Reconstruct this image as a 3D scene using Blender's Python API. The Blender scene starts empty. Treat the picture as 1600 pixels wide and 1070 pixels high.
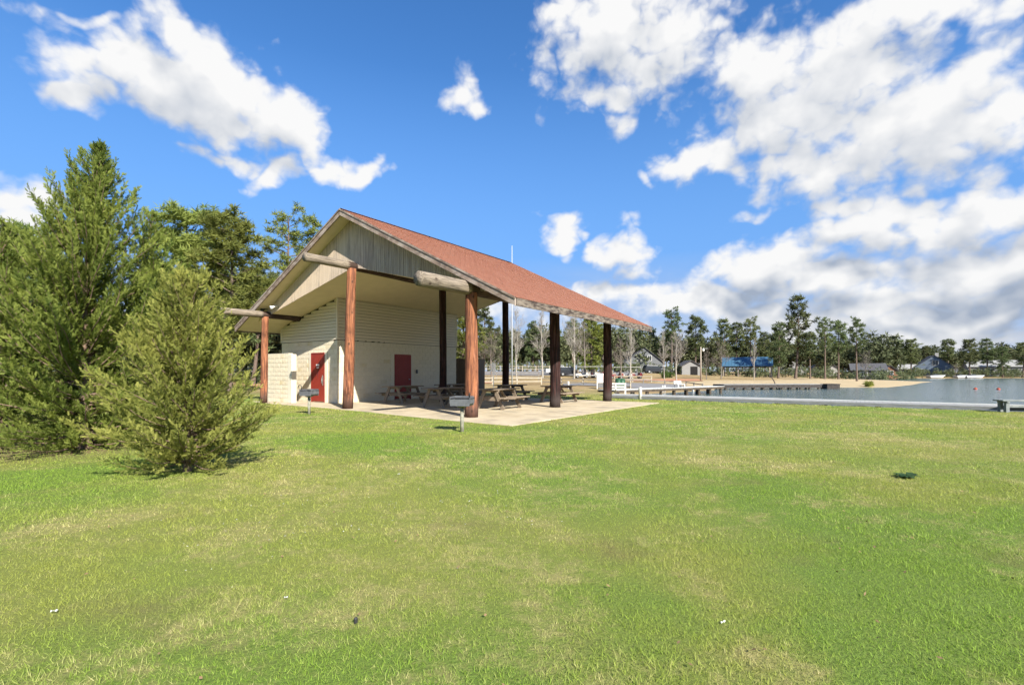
import bpy, math, random
import numpy as np
from mathutils import Vector, Matrix, Quaternion

random.seed(7)
RNG = np.random.default_rng(11)
R = math.radians
scene = bpy.context.scene
COL = scene.collection

# ------------------------------------------------------------------ camera
F_PX, HZ, CAM_H = 764.0, 581.0, 1.4          # focal length and horizon row in photo pixels (1600 x 1070), eye height
cam_d = bpy.data.cameras.new('camera')
cam_d.sensor_width = 36.0
cam_d.lens = F_PX / 1600.0 * 36.0
cam_d.shift_y = (HZ - 535.0) / 1600.0
cam_d.clip_start = 0.05
cam_d.clip_end = 3000
cam = bpy.data.objects.new('camera', cam_d)
cam.location = (0, 0, CAM_H)
cam.rotation_euler = (R(90), 0, 0)
COL.objects.link(cam)
scene.camera = cam

# ------------------------------------------------------------------ light
SUN = Vector((0.643, -1.173, 1.0)).normalized()
sun_el = math.asin(SUN.z)
sun_az = math.atan2(SUN.x, SUN.y)
sl = bpy.data.lights.new('sun', 'SUN')
sl.energy = 5.0
sl.angle = R(0.53)
sl.color = (1.0, 0.955, 0.87)
so = bpy.data.objects.new('sun', sl)
so.rotation_euler = (-SUN).to_track_quat('-Z', 'Y').to_euler()
so.location = (20, -30, 40)
COL.objects.link(so)

scene.view_settings.view_transform = 'Standard'
scene.view_settings.look = 'None'
scene.view_settings.gamma = 1.0
scene.view_settings.use_curve_mapping = False
scene.view_settings.exposure = 1.17
scene.render.engine = 'CYCLES'
scene.cycles.max_bounces = 5
scene.cycles.diffuse_bounces = 2
scene.cycles.glossy_bounces = 3
scene.cycles.transmission_bounces = 3
scene.cycles.transparent_max_bounces = 4
scene.cycles.use_denoising = True
scene.cycles.use_adaptive_sampling = True
scene.cycles.adaptive_threshold = .02
scene.cycles.adaptive_min_samples = 16

# ------------------------------------------------------------------ node helpers
class NT:
    def __init__(self, tree):
        self.t = tree; self.n = tree.nodes; self.l = tree.links
    def new(self, typ, **kw):
        nd = self.n.new(typ)
        for k, v in kw.items():
            setattr(nd, k, v)
        return nd
    def put(self, sock, v):
        if v is None: return
        if isinstance(v, bpy.types.NodeSocket): self.l.new(v, sock)
        else: sock.default_value = v
    def math(self, op, a, b=None, c=None, clamp=False):
        nd = self.new('ShaderNodeMath', operation=op); nd.use_clamp = clamp
        self.put(nd.inputs[0], a); self.put(nd.inputs[1], b); self.put(nd.inputs[2], c)
        return nd.outputs[0]
    def vmath(self, op, a, b=None):
        nd = self.new('ShaderNodeVectorMath', operation=op)
        self.put(nd.inputs[0], a); self.put(nd.inputs[1], b)
        return nd.outputs['Value'] if op in ('LENGTH', 'DISTANCE', 'DOT_PRODUCT') else nd.outputs[0]
    def noise(self, vec, scale=5, detail=4, rough=.55, dist=0.0, out='Fac'):
        nd = self.new('ShaderNodeTexNoise')
        self.put(nd.inputs['Vector'], vec); nd.inputs['Scale'].default_value = scale
        nd.inputs['Detail'].default_value = detail; nd.inputs['Roughness'].default_value = rough
        nd.inputs['Distortion'].default_value = dist
        return nd.outputs[out]
    def rng(self, v, a, b, c=0.0, d=1.0, smooth=False):
        nd = self.new('ShaderNodeMapRange')
        if smooth: nd.interpolation_type = 'SMOOTHSTEP'
        self.put(nd.inputs[0], v)
        for i, q in enumerate((a, b, c, d)): nd.inputs[1 + i].default_value = q
        return nd.outputs[0]
    def mix(self, f, a, b, blend='MIX'):
        nd = self.new('ShaderNodeMix', data_type='RGBA'); nd.blend_type = blend
        self.put(nd.inputs[0], f)
        self.put(nd.inputs[6], a if isinstance(a, bpy.types.NodeSocket) else (*a[:3], 1))
        self.put(nd.inputs[7], b if isinstance(b, bpy.types.NodeSocket) else (*b[:3], 1))
        return nd.outputs[2]
    def comb(self, x, y, z):
        nd = self.new('ShaderNodeCombineXYZ')
        for i, q in enumerate((x, y, z)): self.put(nd.inputs[i], q)
        return nd.outputs[0]
    def sep(self, v):
        nd = self.new('ShaderNodeSeparateXYZ'); self.put(nd.inputs[0], v)
        return nd.outputs
    def mapping(self, v, scale=(1, 1, 1), loc=(0, 0, 0)):
        nd = self.new('ShaderNodeMapping'); self.put(nd.inputs[0], v)
        nd.inputs['Scale'].default_value = scale; nd.inputs['Location'].default_value = loc
        return nd.outputs[0]

# ------------------------------------------------------------------ sky with cumulus clouds
def px_dir(px, py):
    x, z = (px - 800) / F_PX, (HZ - py) / F_PX
    return math.atan2(x, 1.0), math.atan2(z, math.hypot(x, 1.0))

CLOUDS = [  # px, py, rx, ry, weight : where the cumulus stand in the sky of the photograph
 (250,108,155,66,1.03),(345,150,148,74,1.05),(428,190,78,57,.97),(170,98,82,50,.95),(468,232,58,34,.9),(520,262,62,24,.85),(572,276,34,20,.8),
 (335,232,75,20,.55),(428,272,46,18,.7),(105,135,46,26,.5),(290,65,60,30,.8),
 (15,300,75,45,.75),(0,345,70,45,.8),(130,8,30,14,.5),
 (725,132,42,40,.72),(745,150,25,25,.6),(700,115,25,18,.45),(873,360,44,26,.85),(845,370,26,16,.6),(922,358,18,12,.42),
 (975,398,50,34,.95),(1008,428,44,22,.9),(955,395,34,26,.8),
 (950,60,110,85,1.0),(1060,50,95,90,1.0),(890,25,60,45,.85),(935,125,75,55,.95),(1010,120,85,55,.95),(960,196,34,26,.58),(1145,35,30,28,.7),(980,10,120,40,.9),(860,60,40,30,.6),
 (1240,175,150,120,1.0),(1330,115,130,100,1.0),(1195,105,80,62,.9),(1420,180,160,85,1.0),(1290,262,130,62,.95),(1325,318,85,36,.9),(1110,255,90,30,.85),(1500,140,110,62,.9),
 (1580,180,90,62,.9),(1430,22,190,44,.9),(1560,5,110,30,.75),(1270,70,70,50,.9),(1510,205,90,42,.85),(1180,320,60,14,.5),(1400,255,80,46,.85),(1180,215,60,60,.8),(1600,240,50,40,.7),(1010,284,20,14,.42),
 (1235,400,120,42,1.0),(1335,380,115,46,1.0),(1440,352,90,52,1.0),(1530,335,115,62,1.05),(1610,335,90,75,1.1),(1480,415,150,50,1.1),(1300,440,160,36,1.0),(1180,430,80,34,.9),
 (1600,410,120,60,1.1),(1130,462,90,26,.75),(1400,470,200,26,.9),
 (1350,505,260,28,.85),(1450,520,200,22,.8),(1180,480,120,30,.8),(1020,468,90,22,.62),(1550,490,140,36,.8),(1090,480,150,24,.62),(960,470,110,24,.5),(1500,535,170,16,.62),(1600,470,110,30,.8),(1220,500,90,20,.6),(800,480,160,22,.42),
]
world = bpy.data.worlds.new('World')
scene.world = world
world.use_nodes = True
wn = NT(world.node_tree)
wn.n.clear()
def cloud_group(coarse, blobs=True):
    g = bpy.data.node_groups.new('cloud_density', 'ShaderNodeTree')
    g.interface.new_socket('Angles', in_out='INPUT', socket_type='NodeSocketVector')
    g.interface.new_socket('Density', in_out='OUTPUT', socket_type='NodeSocketFloat')
    t = NT(g)
    gi = t.new('NodeGroupInput'); go = t.new('NodeGroupOutput')
    ang = gi.outputs[0]
    # wobble the coordinates so that the outlines billow
    wob = t.new('ShaderNodeTexNoise'); t.put(wob.inputs['Vector'], ang)
    wob.inputs['Scale'].default_value = 8.0; wob.inputs['Detail'].default_value = 2.0
    off = t.vmath('MULTIPLY', t.vmath('SUBTRACT', wob.outputs['Color'], (.5, .5, .5)), (.15, .12, 0))
    p = t.vmath('ADD', ang, off)
    acc = None
    for (px, py, rx, ry, w) in (CLOUDS if blobs else ()):
        if coarse and (w < .8 or rx * ry < 1500): continue
        a0, e0 = px_dir(px, py)
        if px > 850 and py < 330: w -= .18
        ra = abs(px_dir(px + rx, py)[0] - px_dir(px - rx, py)[0]) / 2
        re = abs(px_dir(px, py - ry)[1] - px_dir(px, py + ry)[1]) / 2
        ma = t.new('ShaderNodeVectorMath', operation='MULTIPLY_ADD')
        t.l.new(p, ma.inputs[0]); ma.inputs[1].default_value = (1 / ra, 1 / re, 0); ma.inputs[2].default_value = (-a0 / ra, -e0 / re, 1.0 - w)
        v = t.vmath('LENGTH', ma.outputs[0])
        acc = v if acc is None else t.math('SMOOTH_MIN', acc, v, .22)
    # elsewhere round the horizon: the same kind of scattered cumulus
    gen = t.noise(t.mapping(ang, (1, 1.7, 1), (3.1, 1.7, 0)), 2.6, 2, .5)
    gen = t.math('MINIMUM', t.math('MULTIPLY_ADD', gen, 5.0, -3.2), .8)
    if blobs:
        acc = t.math('SUBTRACT', 1.0, acc)
        sx = t.sep(ang)
        gate = t.math('MAXIMUM', t.rng(t.math('ABSOLUTE', sx[0]), .84, .98, 0, 1), t.rng(sx[1], .62, .74, 0, 1))
        acc = t.math('MAXIMUM', acc, t.math('ADD', gen, t.math('MULTIPLY_ADD', gate, 2.0, -2.0)))
    else:
        acc = gen
    acc = t.math('MAXIMUM', acc, -1.2)
    q = t.mapping(ang, (1, 1.25, 1))
    wv = t.new('ShaderNodeTexNoise'); t.put(wv.inputs['Vector'], q); wv.inputs['Scale'].default_value = 30; wv.inputs['Detail'].default_value = 2
    qv = t.vmath('ADD', q, t.vmath('MULTIPLY', t.vmath('SUBTRACT', wv.outputs['Color'], (.5, .5, .5)), (.035, .035, 0)))
    n1 = t.noise(q, 10, 3 if coarse else 8, .53, .15)
    D = t.math('ADD', t.math('MULTIPLY', acc, 1.2), t.math('MULTIPLY_ADD', n1, 2.1, -1.05))
    vo = t.new('ShaderNodeTexVoronoi', voronoi_dimensions='2D', feature='SMOOTH_F1' if coarse else 'F1')
    t.l.new(qv, vo.inputs['Vector']); vo.inputs['Scale'].default_value = 24
    D = t.math('ADD', D, t.math('MULTIPLY_ADD', vo.outputs['Distance'], -.62, .29))
    if not coarse:
        v2 = t.new('ShaderNodeTexVoronoi', voronoi_dimensions='2D', feature='F1')
        t.l.new(qv, v2.inputs['Vector']); v2.inputs['Scale'].default_value = 58
        D = t.math('ADD', D, t.math('MULTIPLY_ADD', v2.outputs['Distance'], -.26, .12))
    for nd in g.nodes:
        if nd.type == 'TEX_NOISE': nd.noise_dimensions = '2D'
    t.l.new(D, go.inputs[0])
    return g
tc = wn.new('ShaderNodeTexCoord')
SKY_STRENGTH = .082
CLOUD_LUM = 5.3                     # cloud radiance on the sky texture's own scale
def sky_background(blobs):
    """blue air plus cumulus; the sector without placed clouds uses the cheaper scattered field only"""
    dx, dy, dz = wn.sep(tc.outputs['Generated'])
    az = wn.math('ARCTAN2', dx, dy)
    el = wn.math('ARCTAN2', dz, wn.math('SQRT', wn.math('ADD', wn.math('MULTIPLY', dx, dx), wn.math('MULTIPLY', dy, dy))))
    ang = wn.comb(az, el, 0.0)
    def cg(v, grp):
        nd = wn.new('ShaderNodeGroup'); nd.node_tree = grp
        wn.l.new(v, nd.inputs[0])
        return nd.outputs
    c0 = cg(ang, cloud_group(False, blobs))
    c1 = cg(wn.vmath('ADD', ang, (.02, .05, 0)), cloud_group(True, blobs))
    mask = wn.rng(c0[0], -.28, .72, 0, 1, True)
    above = wn.rng(c1[0], .1, 1.5, 0, 1)
    relief = wn.math('SUBTRACT', c0[0], c1[0])
    bright = wn.math('ADD', wn.math('MULTIPLY_ADD', above, -.22, .90), wn.math('MULTIPLY', relief, .16), clamp=True)
    lowgrey = wn.math('MULTIPLY', above, wn.rng(el, .30, .13, 0, .38))
    bright = wn.math('MAXIMUM', wn.math('SUBTRACT', bright, lowgrey), .30)
    ccol = wn.mix(wn.rng(bright, .30, 1.0, 0, 1), (.38, .45, .57), (.98, .98, .98))
    sky = wn.new('ShaderNodeTexSky', sky_type='NISHITA')
    sky.sun_disc = False
    sky.sun_elevation = sun_el
    sky.sun_rotation = sun_az
    sky.altitude = 50
    sky.air_density = 1.0
    sky.dust_density = 0.25
    sky.ozone_density = 2.5
    hs = wn.new('ShaderNodeHueSaturation'); hs.inputs['Saturation'].default_value = 1.28; hs.inputs['Hue'].default_value = .506; hs.inputs['Value'].default_value = 1.15
    wn.l.new(sky.outputs[0], hs.inputs['Color'])
    cl = wn.new('ShaderNodeVectorMath', operation='SCALE'); wn.l.new(ccol, cl.inputs[0]); cl.inputs['Scale'].default_value = CLOUD_LUM
    veil = wn.noise(wn.mapping(ang, (1, 3.5, 1), (7, 2, 0)), 5, 4, .6, .3)
    haze_f = wn.math('MULTIPLY', wn.rng(el, .23, .08, 0, 1), wn.rng(veil, .34, .60, .5, 1.0))
    low_air = wn.mix(wn.rng(el, .55, .16, 0, .85), hs.outputs[0], tuple(v * CLOUD_LUM for v in (.175, .41, .90)))
    skyc = wn.mix(haze_f, low_air, tuple(v * CLOUD_LUM for v in (.58, .66, .82)))
    final = wn.mix(mask, skyc, cl.outputs[0])
    bg = wn.new('ShaderNodeBackground'); wn.l.new(final, bg.inputs['Color']); bg.inputs['Strength'].default_value = SKY_STRENGTH
    return bg.outputs[0]
gx_, gy_, gz_ = wn.sep(tc.outputs['Generated'])
g_el = wn.math('ARCTAN2', gz_, wn.math('SQRT', wn.math('ADD', wn.math('MULTIPLY', gx_, gx_), wn.math('MULTIPLY', gy_, gy_))))
g_in = wn.math('MULTIPLY', wn.math('LESS_THAN', wn.math('ABSOLUTE', wn.math('ARCTAN2', gx_, gy_)), 1.0), wn.math('MULTIPLY', wn.math('LESS_THAN', g_el, .75), wn.math('GREATER_THAN', g_el, -.05)))
wmx = wn.new('ShaderNodeMixShader'); wn.l.new(g_in, wmx.inputs[0])
wn.l.new(sky_background(False), wmx.inputs[1]); wn.l.new(sky_background(True), wmx.inputs[2])
wo = wn.new('ShaderNodeOutputWorld'); wn.l.new(wmx.outputs[0], wo.inputs['Surface'])
world.cycles.sampling_method = 'MANUAL'
world.cycles.sample_map_resolution = 512

# ------------------------------------------------------------------ materials
def new_mat(name):
    m = bpy.data.materials.new(name); m.use_nodes = True
    t = NT(m.node_tree); t.n.clear()
    out = t.new('ShaderNodeOutputMaterial')
    b = t.new('ShaderNodeBsdfPrincipled'); t.l.new(b.outputs[0], out.inputs['Surface'])
    return m, t, b, out
def set_bump(t, b, h, strength=.4, dist=.01):
    nd = t.new('ShaderNodeBump'); nd.inputs['Strength'].default_value = strength; nd.inputs['Distance'].default_value = dist
    t.l.new(h, nd.inputs['Height']); t.l.new(nd.outputs[0], b.inputs['Normal'])
def pm(name, c1, c2=None, scale=6, stretch=(1, 1, 1), rough=.75, bump=.3, bdist=.01, detail=6, lo=.35, hi=.65, spec=.3, rnd=0.0, metal=0.0, c3=None, c3scale=2.0, c3lo=.55, c3hi=.7):
    m, t, b, o = new_mat(name)
    co = t.new('ShaderNodeTexCoord').outputs['Object']
    oi = t.new('ShaderNodeObjectInfo')
    v = t.vmath('ADD', co, t.vmath('MULTIPLY', t.comb(oi.outputs['Random'], oi.outputs['Random'], oi.outputs['Random']), (17, 23, 31)))
    n = t.noise(t.mapping(v, stretch), scale, detail, .6)
    col = t.mix(t.rng(n, lo, hi), c1, c2 or c1)
    if c3:
        n3 = t.noise(t.mapping(v, stretch), c3scale, 5, .6)
        col = t.mix(t.rng(n3, c3lo, c3hi), col, c3)
    if rnd:
        hv = t.new('ShaderNodeHueSaturation'); t.l.new(col, hv.inputs['Color'])
        t.l.new(t.rng(oi.outputs['Random'], 0, 1, 1 - rnd, 1 + rnd), hv.inputs['Value'])
        col = hv.outputs[0]
    t.l.new(col, b.inputs['Base Color'])
    b.inputs['Roughness'].default_value = rough
    b.inputs['Specular IOR Level'].default_value = spec
    b.inputs['Metallic'].default_value = metal
    if bump: set_bump(t, b, n, bump, bdist)
    return m

M = {}
M['block'] = pm('painted_block', (.60, .525, .385), (.655, .58, .435), 14, rough=.85, bump=.4, bdist=.01, rnd=.04, c3=(.52, .41, .20), c3scale=.5, c3lo=.6, c3hi=.78)
M['mortar'] = pm('painted_mortar', (.55, .485, .36), (.60, .53, .40), 20, rough=.9)
M['smooth_block'] = pm('painted_pilaster', (.60, .545, .42), (.64, .58, .45), 9, rough=.8, bump=.2)
M['siding'] = pm('cream_siding', (.60, .52, .38), (.64, .56, .415), 3, stretch=(.4, .4, 6), rough=.6, bump=.1, rnd=.04)
M['ceiling'] = pm('ceiling_plywood', (.58, .475, .315), (.63, .52, .345), 2.5, rough=.75, bump=.1)
M['gable'] = None
M['fascia'] = pm('weathered_fascia', (.27, .20, .155), (.13, .092, .072), 3, stretch=(1, 1, 1.6), rough=.9, bump=.5, bdist=.01, c3=(.33, .27, .225), c3scale=2, c3lo=.45, c3hi=.6)
M['eave'] = pm('peeling_eave_board', (.20, .165, .13), (.040, .028, .024), 3.2, stretch=(3, 1, 4), rough=.9, bump=.5, lo=.38, hi=.62)
M['red_door'] = pm('red_door_paint', (.24, .029, .018), (.21, .026, .016), 3, rough=.5, bump=.05)
M['metal'] = pm('brushed_metal', (.45, .45, .44), (.35, .35, .34), 20, rough=.4, metal=.8, bump=0)
M['grey_metal'] = pm('grey_painted_pole', (.38, .39, .40), None, 8, rough=.5, bump=0)
M['black'] = pm('black_paint', (.02, .02, .02), (.035, .035, .035), 12, rough=.5, bump=.1)
M['tar'] = pm('tar_paper', (.05, .042, .034), (.035, .03, .025), 6, rough=.95, bump=.1)  # dark colour standing in for the shade between siding laps
M['dark'] = pm('dark_void', (.012, .011, .01), None, 3, rough=.9, bump=0)
M['concrete'] = pm('slab_concrete', (.46, .385, .265), (.35, .285, .19), 1.6, rough=.9, bump=.25, bdist=.004, c3=(.25, .215, .16), c3scale=.8, c3lo=.55, c3hi=.75)
M['grill'] = pm('sooty_grill_steel', (.075, .075, .08), (.14, .14, .145), 9, rough=.55, bump=.4, spec=.4)
M['grill_grey'] = pm('galvanised_grill_steel', (.125, .13, .138), (.085, .09, .095), 9, rough=.5, bump=.3, c3=(.12, .10, .09), c3scale=4, c3lo=.58, c3hi=.7)
M['grill_post'] = pm('rusty_grill_post', (.17, .16, .12), (.28, .27, .21), 12, rough=.7, bump=.3)
M['table'] = pm('weathered_table_wood', (.24, .19, .135), (.16, .12, .085), 4, stretch=(8, 1, 8), rough=.9, bump=.4, rnd=.22)
M['white_wood'] = pm('white_painted_wood', (.60, .59, .55), (.50, .48, .44), 5, rough=.7, bump=.2)
M['walk_top'] = pm('sun_bleached_deck', (.30, .30, .285), (.24, .24, .23), 3, stretch=(1, 6, 1), rough=.8, bump=.2)
M['white_edge'] = pm('white_painted_edge', (.52, .52, .49), (.43, .43, .40), 3, rough=.8, bump=.2)
M['walk_face'] = pm('grey_deck_face', (.20, .205, .195), (.14, .145, .14), 3, stretch=(1, 1, 4), rough=.85, bump=.2)
M['pile'] = pm('wet_piling', (.10, .075, .05), (.05, .04, .03), 6, stretch=(1, 1, .3), rough=.8, bump=.4)
M['dark_dock'] = pm('dark_dock_timber', (.06, .05, .045), (.03, .026, .022), 5, rough=.8, bump=.3)
M['bench'] = pm('grey_green_bench', (.20, .215, .205), (.14, .155, .15), 5, stretch=(1, 8, 1), rough=.75, bump=.3)
M['rail'] = pm('pale_fence_wood', (.42, .37, .28), (.32, .27, .20), 5, rough=.9, bump=.3)
M['rail_dark'] = pm('grey_fence_wood', (.22, .20, .17), (.14, .12, .10), 5, rough=.9, bump=.3)
M['brown'] = pm('brown_board', (.20, .145, .10), (.14, .10, .07), 4, stretch=(6, 6, .6), rough=.85, bump=.3)
M['sign_back'] = pm('sign_back_metal', (.16, .16, .15), (.10, .10, .10), 8, rough=.6, bump=.1)
M['sign_white'] = pm('white_sign_panel', (.78, .76, .73), None, 8, rough=.5, bump=0)
M['sign_red'] = pm('red_sign_print', (.55, .14, .10), None, 8, rough=.5, bump=0)
M['green_can'] = pm('green_plastic', (.03, .10, .05), (.02, .07, .035), 5, rough=.5, bump=.1)
M['asphalt'] = pm('asphalt', (.20, .19, .18), (.15, .142, .135), 3, rough=.95, bump=.2)
M['clay'] = pm('red_clay', (.42, .17, .09), (.36, .20, .11), 1.5, rough=.95, bump=.3)
M['blue_roof'] = pm('blue_metal_roof', (.05, .115, .18), (.042, .10, .155), 2, stretch=(6, .3, .3), rough=.45, bump=.1)
M['grey_roof'] = pm('grey_shingle_roof', (.055, .056, .06), (.085, .084, .088), 6, rough=.9, bump=.3)
M['white_roof'] = pm('pale_roof', (.30, .295, .28), (.24, .235, .225), 5, rough=.8, bump=.2)
M['grey_house'] = pm('grey_house_siding', (.135, .138, .14), (.10, .103, .106), 3, stretch=(.3, .3, 8), rough=.8, bump=.2)
M['blue_house'] = pm('slate_blue_siding', (.13, .165, .21), (.10, .13, .17), 3, stretch=(.3, .3, 8), rough=.8, bump=.2)
M['white_house'] = pm('white_siding', (.33, .32, .295), (.26, .25, .235), 3, stretch=(.3, .3, 8), rough=.8, bump=.2)
M['shed_grey'] = pm('shed_siding', (.24, .235, .22), (.19, .185, .175), 3, stretch=(.3, .3, 8), rough=.8, bump=.2)
M['dark_house'] = pm('dark_cabin_boards', (.06, .055, .05), (.10, .085, .07), 4, rough=.85, bump=.2)
M['orange_wood'] = pm('orange_cedar', (.24, .115, .06), (.15, .07, .04), 5, rough=.8, bump=.2)
M['pane'] = pm('window_glass', (.03, .035, .04), None, 5, rough=.08, bump=0, spec=.6)
M['pole'] = pm('utility_pole', (.33, .28, .22), (.24, .20, .16), 5, stretch=(6, 6, .4), rough=.9, bump=.3)
M['tyre'] = pm('tyre_rubber', (.02, .02, .02), None, 5, rough=.85, bump=0)
M['car_grey'] = pm('grey_car_paint', (.16, .165, .17), None, 5, rough=.3, bump=0, spec=.6)
M['car_dark'] = pm('dark_car_paint', (.02, .022, .026), None, 5, rough=.25, bump=0, spec=.6)
M['car_white'] = pm('white_car_paint', (.42, .42, .42), None, 5, rough=.25, bump=0, spec=.6)
M['cart_white'] = pm('cart_white_shell', (.40, .39, .36), (.33, .32, .30), 5, rough=.4, bump=0)
M['cart_maroon'] = pm('cart_maroon_shell', (.16, .03, .03), None, 5, rough=.35, bump=0)
M['cart_seat'] = pm('cart_seat_vinyl', (.30, .24, .17), None, 5, rough=.6, bump=0)
M['buoy'] = pm('orange_buoy', (.42, .075, .04), (.33, .06, .03), 5, rough=.5, bump=0)
M['boat'] = pm('white_boat_hull', (.5, .5, .49), None, 5, rough=.35, bump=0)
M['bark_pine'] = pm('pine_bark', (.17, .125, .095), (.09, .065, .05), 8, stretch=(3, 3, .6), rough=.95, bump=.8, bdist=.03)
M['bark_pale'] = pm('pale_bark', (.36, .33, .28), (.24, .215, .18), 5, stretch=(2, 2, .7), rough=.95, bump=.4)
M['bark_grey'] = pm('grey_bark', (.20, .17, .14), (.13, .11, .09), 5, stretch=(2, 2, .7), rough=.95, bump=.4)
M['bark_cedar'] = pm('cypress_bark', (.22, .15, .10), (.12, .085, .06), 10, stretch=(4, 4, .5), rough=.95, bump=.8)
M['dry_leaf'] = pm('dry_leaf', (.16, .10, .05), (.24, .16, .08), 20, rough=.9, bump=0)
M['litter'] = pm('white_litter', (.5, .5, .49), None, 5, rough=.6, bump=0)

def wood_log(name, red, red2, grey, boundary=None, foot=None):
    """stripped log: grain along its axis; grey weathering on the exposed end (y < boundary) or bleached foot (z < foot)"""
    m, t, b, o = new_mat(name)
    co = t.new('ShaderNodeTexCoord').outputs['Object']
    oi = t.new('ShaderNodeObjectInfo').outputs['Random']
    v = t.vmath('ADD', co, t.comb(t.math('MULTIPLY', oi, 13.0), t.math('MULTIPLY', oi, 7.0), t.math('MULTIPLY', oi, 5.0)))
    st = (14, .8, 14) if boundary is not None else (14, 14, .8)
    n = t.noise(t.mapping(v, st), 1.6, 8, .62, .6)
    blot = t.noise(v, 2.2, 5, .6)
    crack = t.noise(t.mapping(v, tuple(s * 1.6 for s in st)), 2.4, 3, .5, 1.0)
    col = t.mix(t.rng(n, .42, .58), red, red2)
    col = t.mix(t.rng(blot, .52, .70, 0, .7), col, tuple(c * .45 for c in red2))
    fade = t.noise(t.mapping(v, st), .9, 4, .6)
    col = t.mix(t.rng(fade, .54, .66, 0, .55), col, tuple(min(1, c * 1.5 + .04) for c in red))
    xyz = t.sep(co)
    if boundary is not None:
        g = t.mix(t.rng(n, .40, .60), grey, tuple(c * .42 for c in grey))
        g = t.mix(t.rng(blot, .58, .7, 0, .7), g, (.10, .075, .055))
        f = t.rng(t.math('ADD', xyz[1], t.math('MULTIPLY', n, .25)), boundary + .1, boundary - .02, 0, 1)
        col = t.mix(f, col, g)
    if foot is not None:
        f = t.rng(t.math('ADD', xyz[2], t.math('MULTIPLY', n, -.5)), foot, foot - .35, 0, .85)
        col = t.mix(f, col, grey)
    col = t.mix(t.rng(crack, .32, .24, 0, .85), col, (.03, .018, .012))
    kn = t.new('ShaderNodeTexVoronoi'); t.l.new(t.mapping(v, (1, .55, 1) if boundary is not None else (1, 1, .55)), kn.inputs['Vector']); kn.inputs['Scale'].default_value = 3.2
    col = t.mix(t.rng(kn.outputs['Distance'], .13, .07, 0, .8), col, (.035, .02, .014))
    t.l.new(col, b.inputs['Base Color'])
    b.inputs['Roughness'].default_value = .85
    b.inputs['Specular IOR Level'].default_value = .2
    set_bump(t, b, t.math('ADD', n, t.rng(crack, .24, .34, 0, .7)), .8, .02)
    return m
M['log_red'] = wood_log('red_stained_log', (.30, .118, .055), (.11, .042, .026), (.075, .045, .036), foot=.35)
M['log_dark'] = wood_log('dark_stained_log', (.042, .016, .013), (.013, .008, .0075), (.05, .038, .034), foot=.4)  # darker stain, with the shade under the roof put into the colour
M['log_beam'] = wood_log('log_beam', (.07, .042, .03), (.030, .019, .015), (.27, .22, .165), boundary=-.1)

def gable_mat():
    m, t, b, o = new_mat('weathered_gable_boards')
    co = t.new('ShaderNodeTexCoord').outputs['Object']
    streak = t.noise(t.mapping(co, (18, 18, .45)), 1.2, 8, .7)
    blot = t.noise(t.mapping(co, (1.6, 1, .9), (2.0, 0, 0)), .8, 5, .6)
    x = t.sep(co)[0]
    wear_shade = t.math('ADD', t.math('MULTIPLY', blot, .9), t.rng(x, -3.5, 2.0, -.22, .22))   # right half greyer: weathering plus the rake's shade put into the colour
    col = t.mix(t.rng(streak, .36, .66), (.60, .475, .345), (.45, .345, .245))
    worn = t.mix(t.rng(streak, .34, .62), (.50, .41, .33), (.20, .155, .122))
    col = t.mix(t.rng(t.math('ADD', wear_shade, t.math('MULTIPLY_ADD', streak, .7, -.35)), .32, .62), col, worn)
    t.l.new(col, b.inputs['Base Color'])
    b.inputs['Roughness'].default_value = .9
    set_bump(t, b, streak, .4, .01)
    return m
M['gable'] = gable_mat()

def shingle_mat():
    m, t, b, o = new_mat('red_brown_shingles')
    at = t.new('ShaderNodeAttribute', attribute_name='rnd').outputs['Fac']
    co = t.new('ShaderNodeTexCoord').outputs['Object']
    n = t.noise(co, 1.3, 6, .65)
    g = t.noise(co, 90, 2, .5)
    col = t.mix(at, (.255, .112, .072), (.23, .098, .063))
    col = t.mix(t.rng(n, .45, .68, 0, .5), col, (.28, .14, .092))
    st_ = t.noise(t.mapping(co, (.5, 5, .5)), 1.0, 5, .6)
    col = t.mix(t.rng(st_, .5, .72, 0, .4), col, (.17, .075, .05))
    col = t.mix(t.rng(g, .3, .7, 0, .2), col, (.2, .085, .055))
    t.l.new(col, b.inputs['Base Color']); b.inputs['Roughness'].default_value = .95
    b.inputs['Specular IOR Level'].default_value = .15
    set_bump(t, b, g, .5, .006)
    return m
M['shingle'] = shingle_mat()

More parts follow.
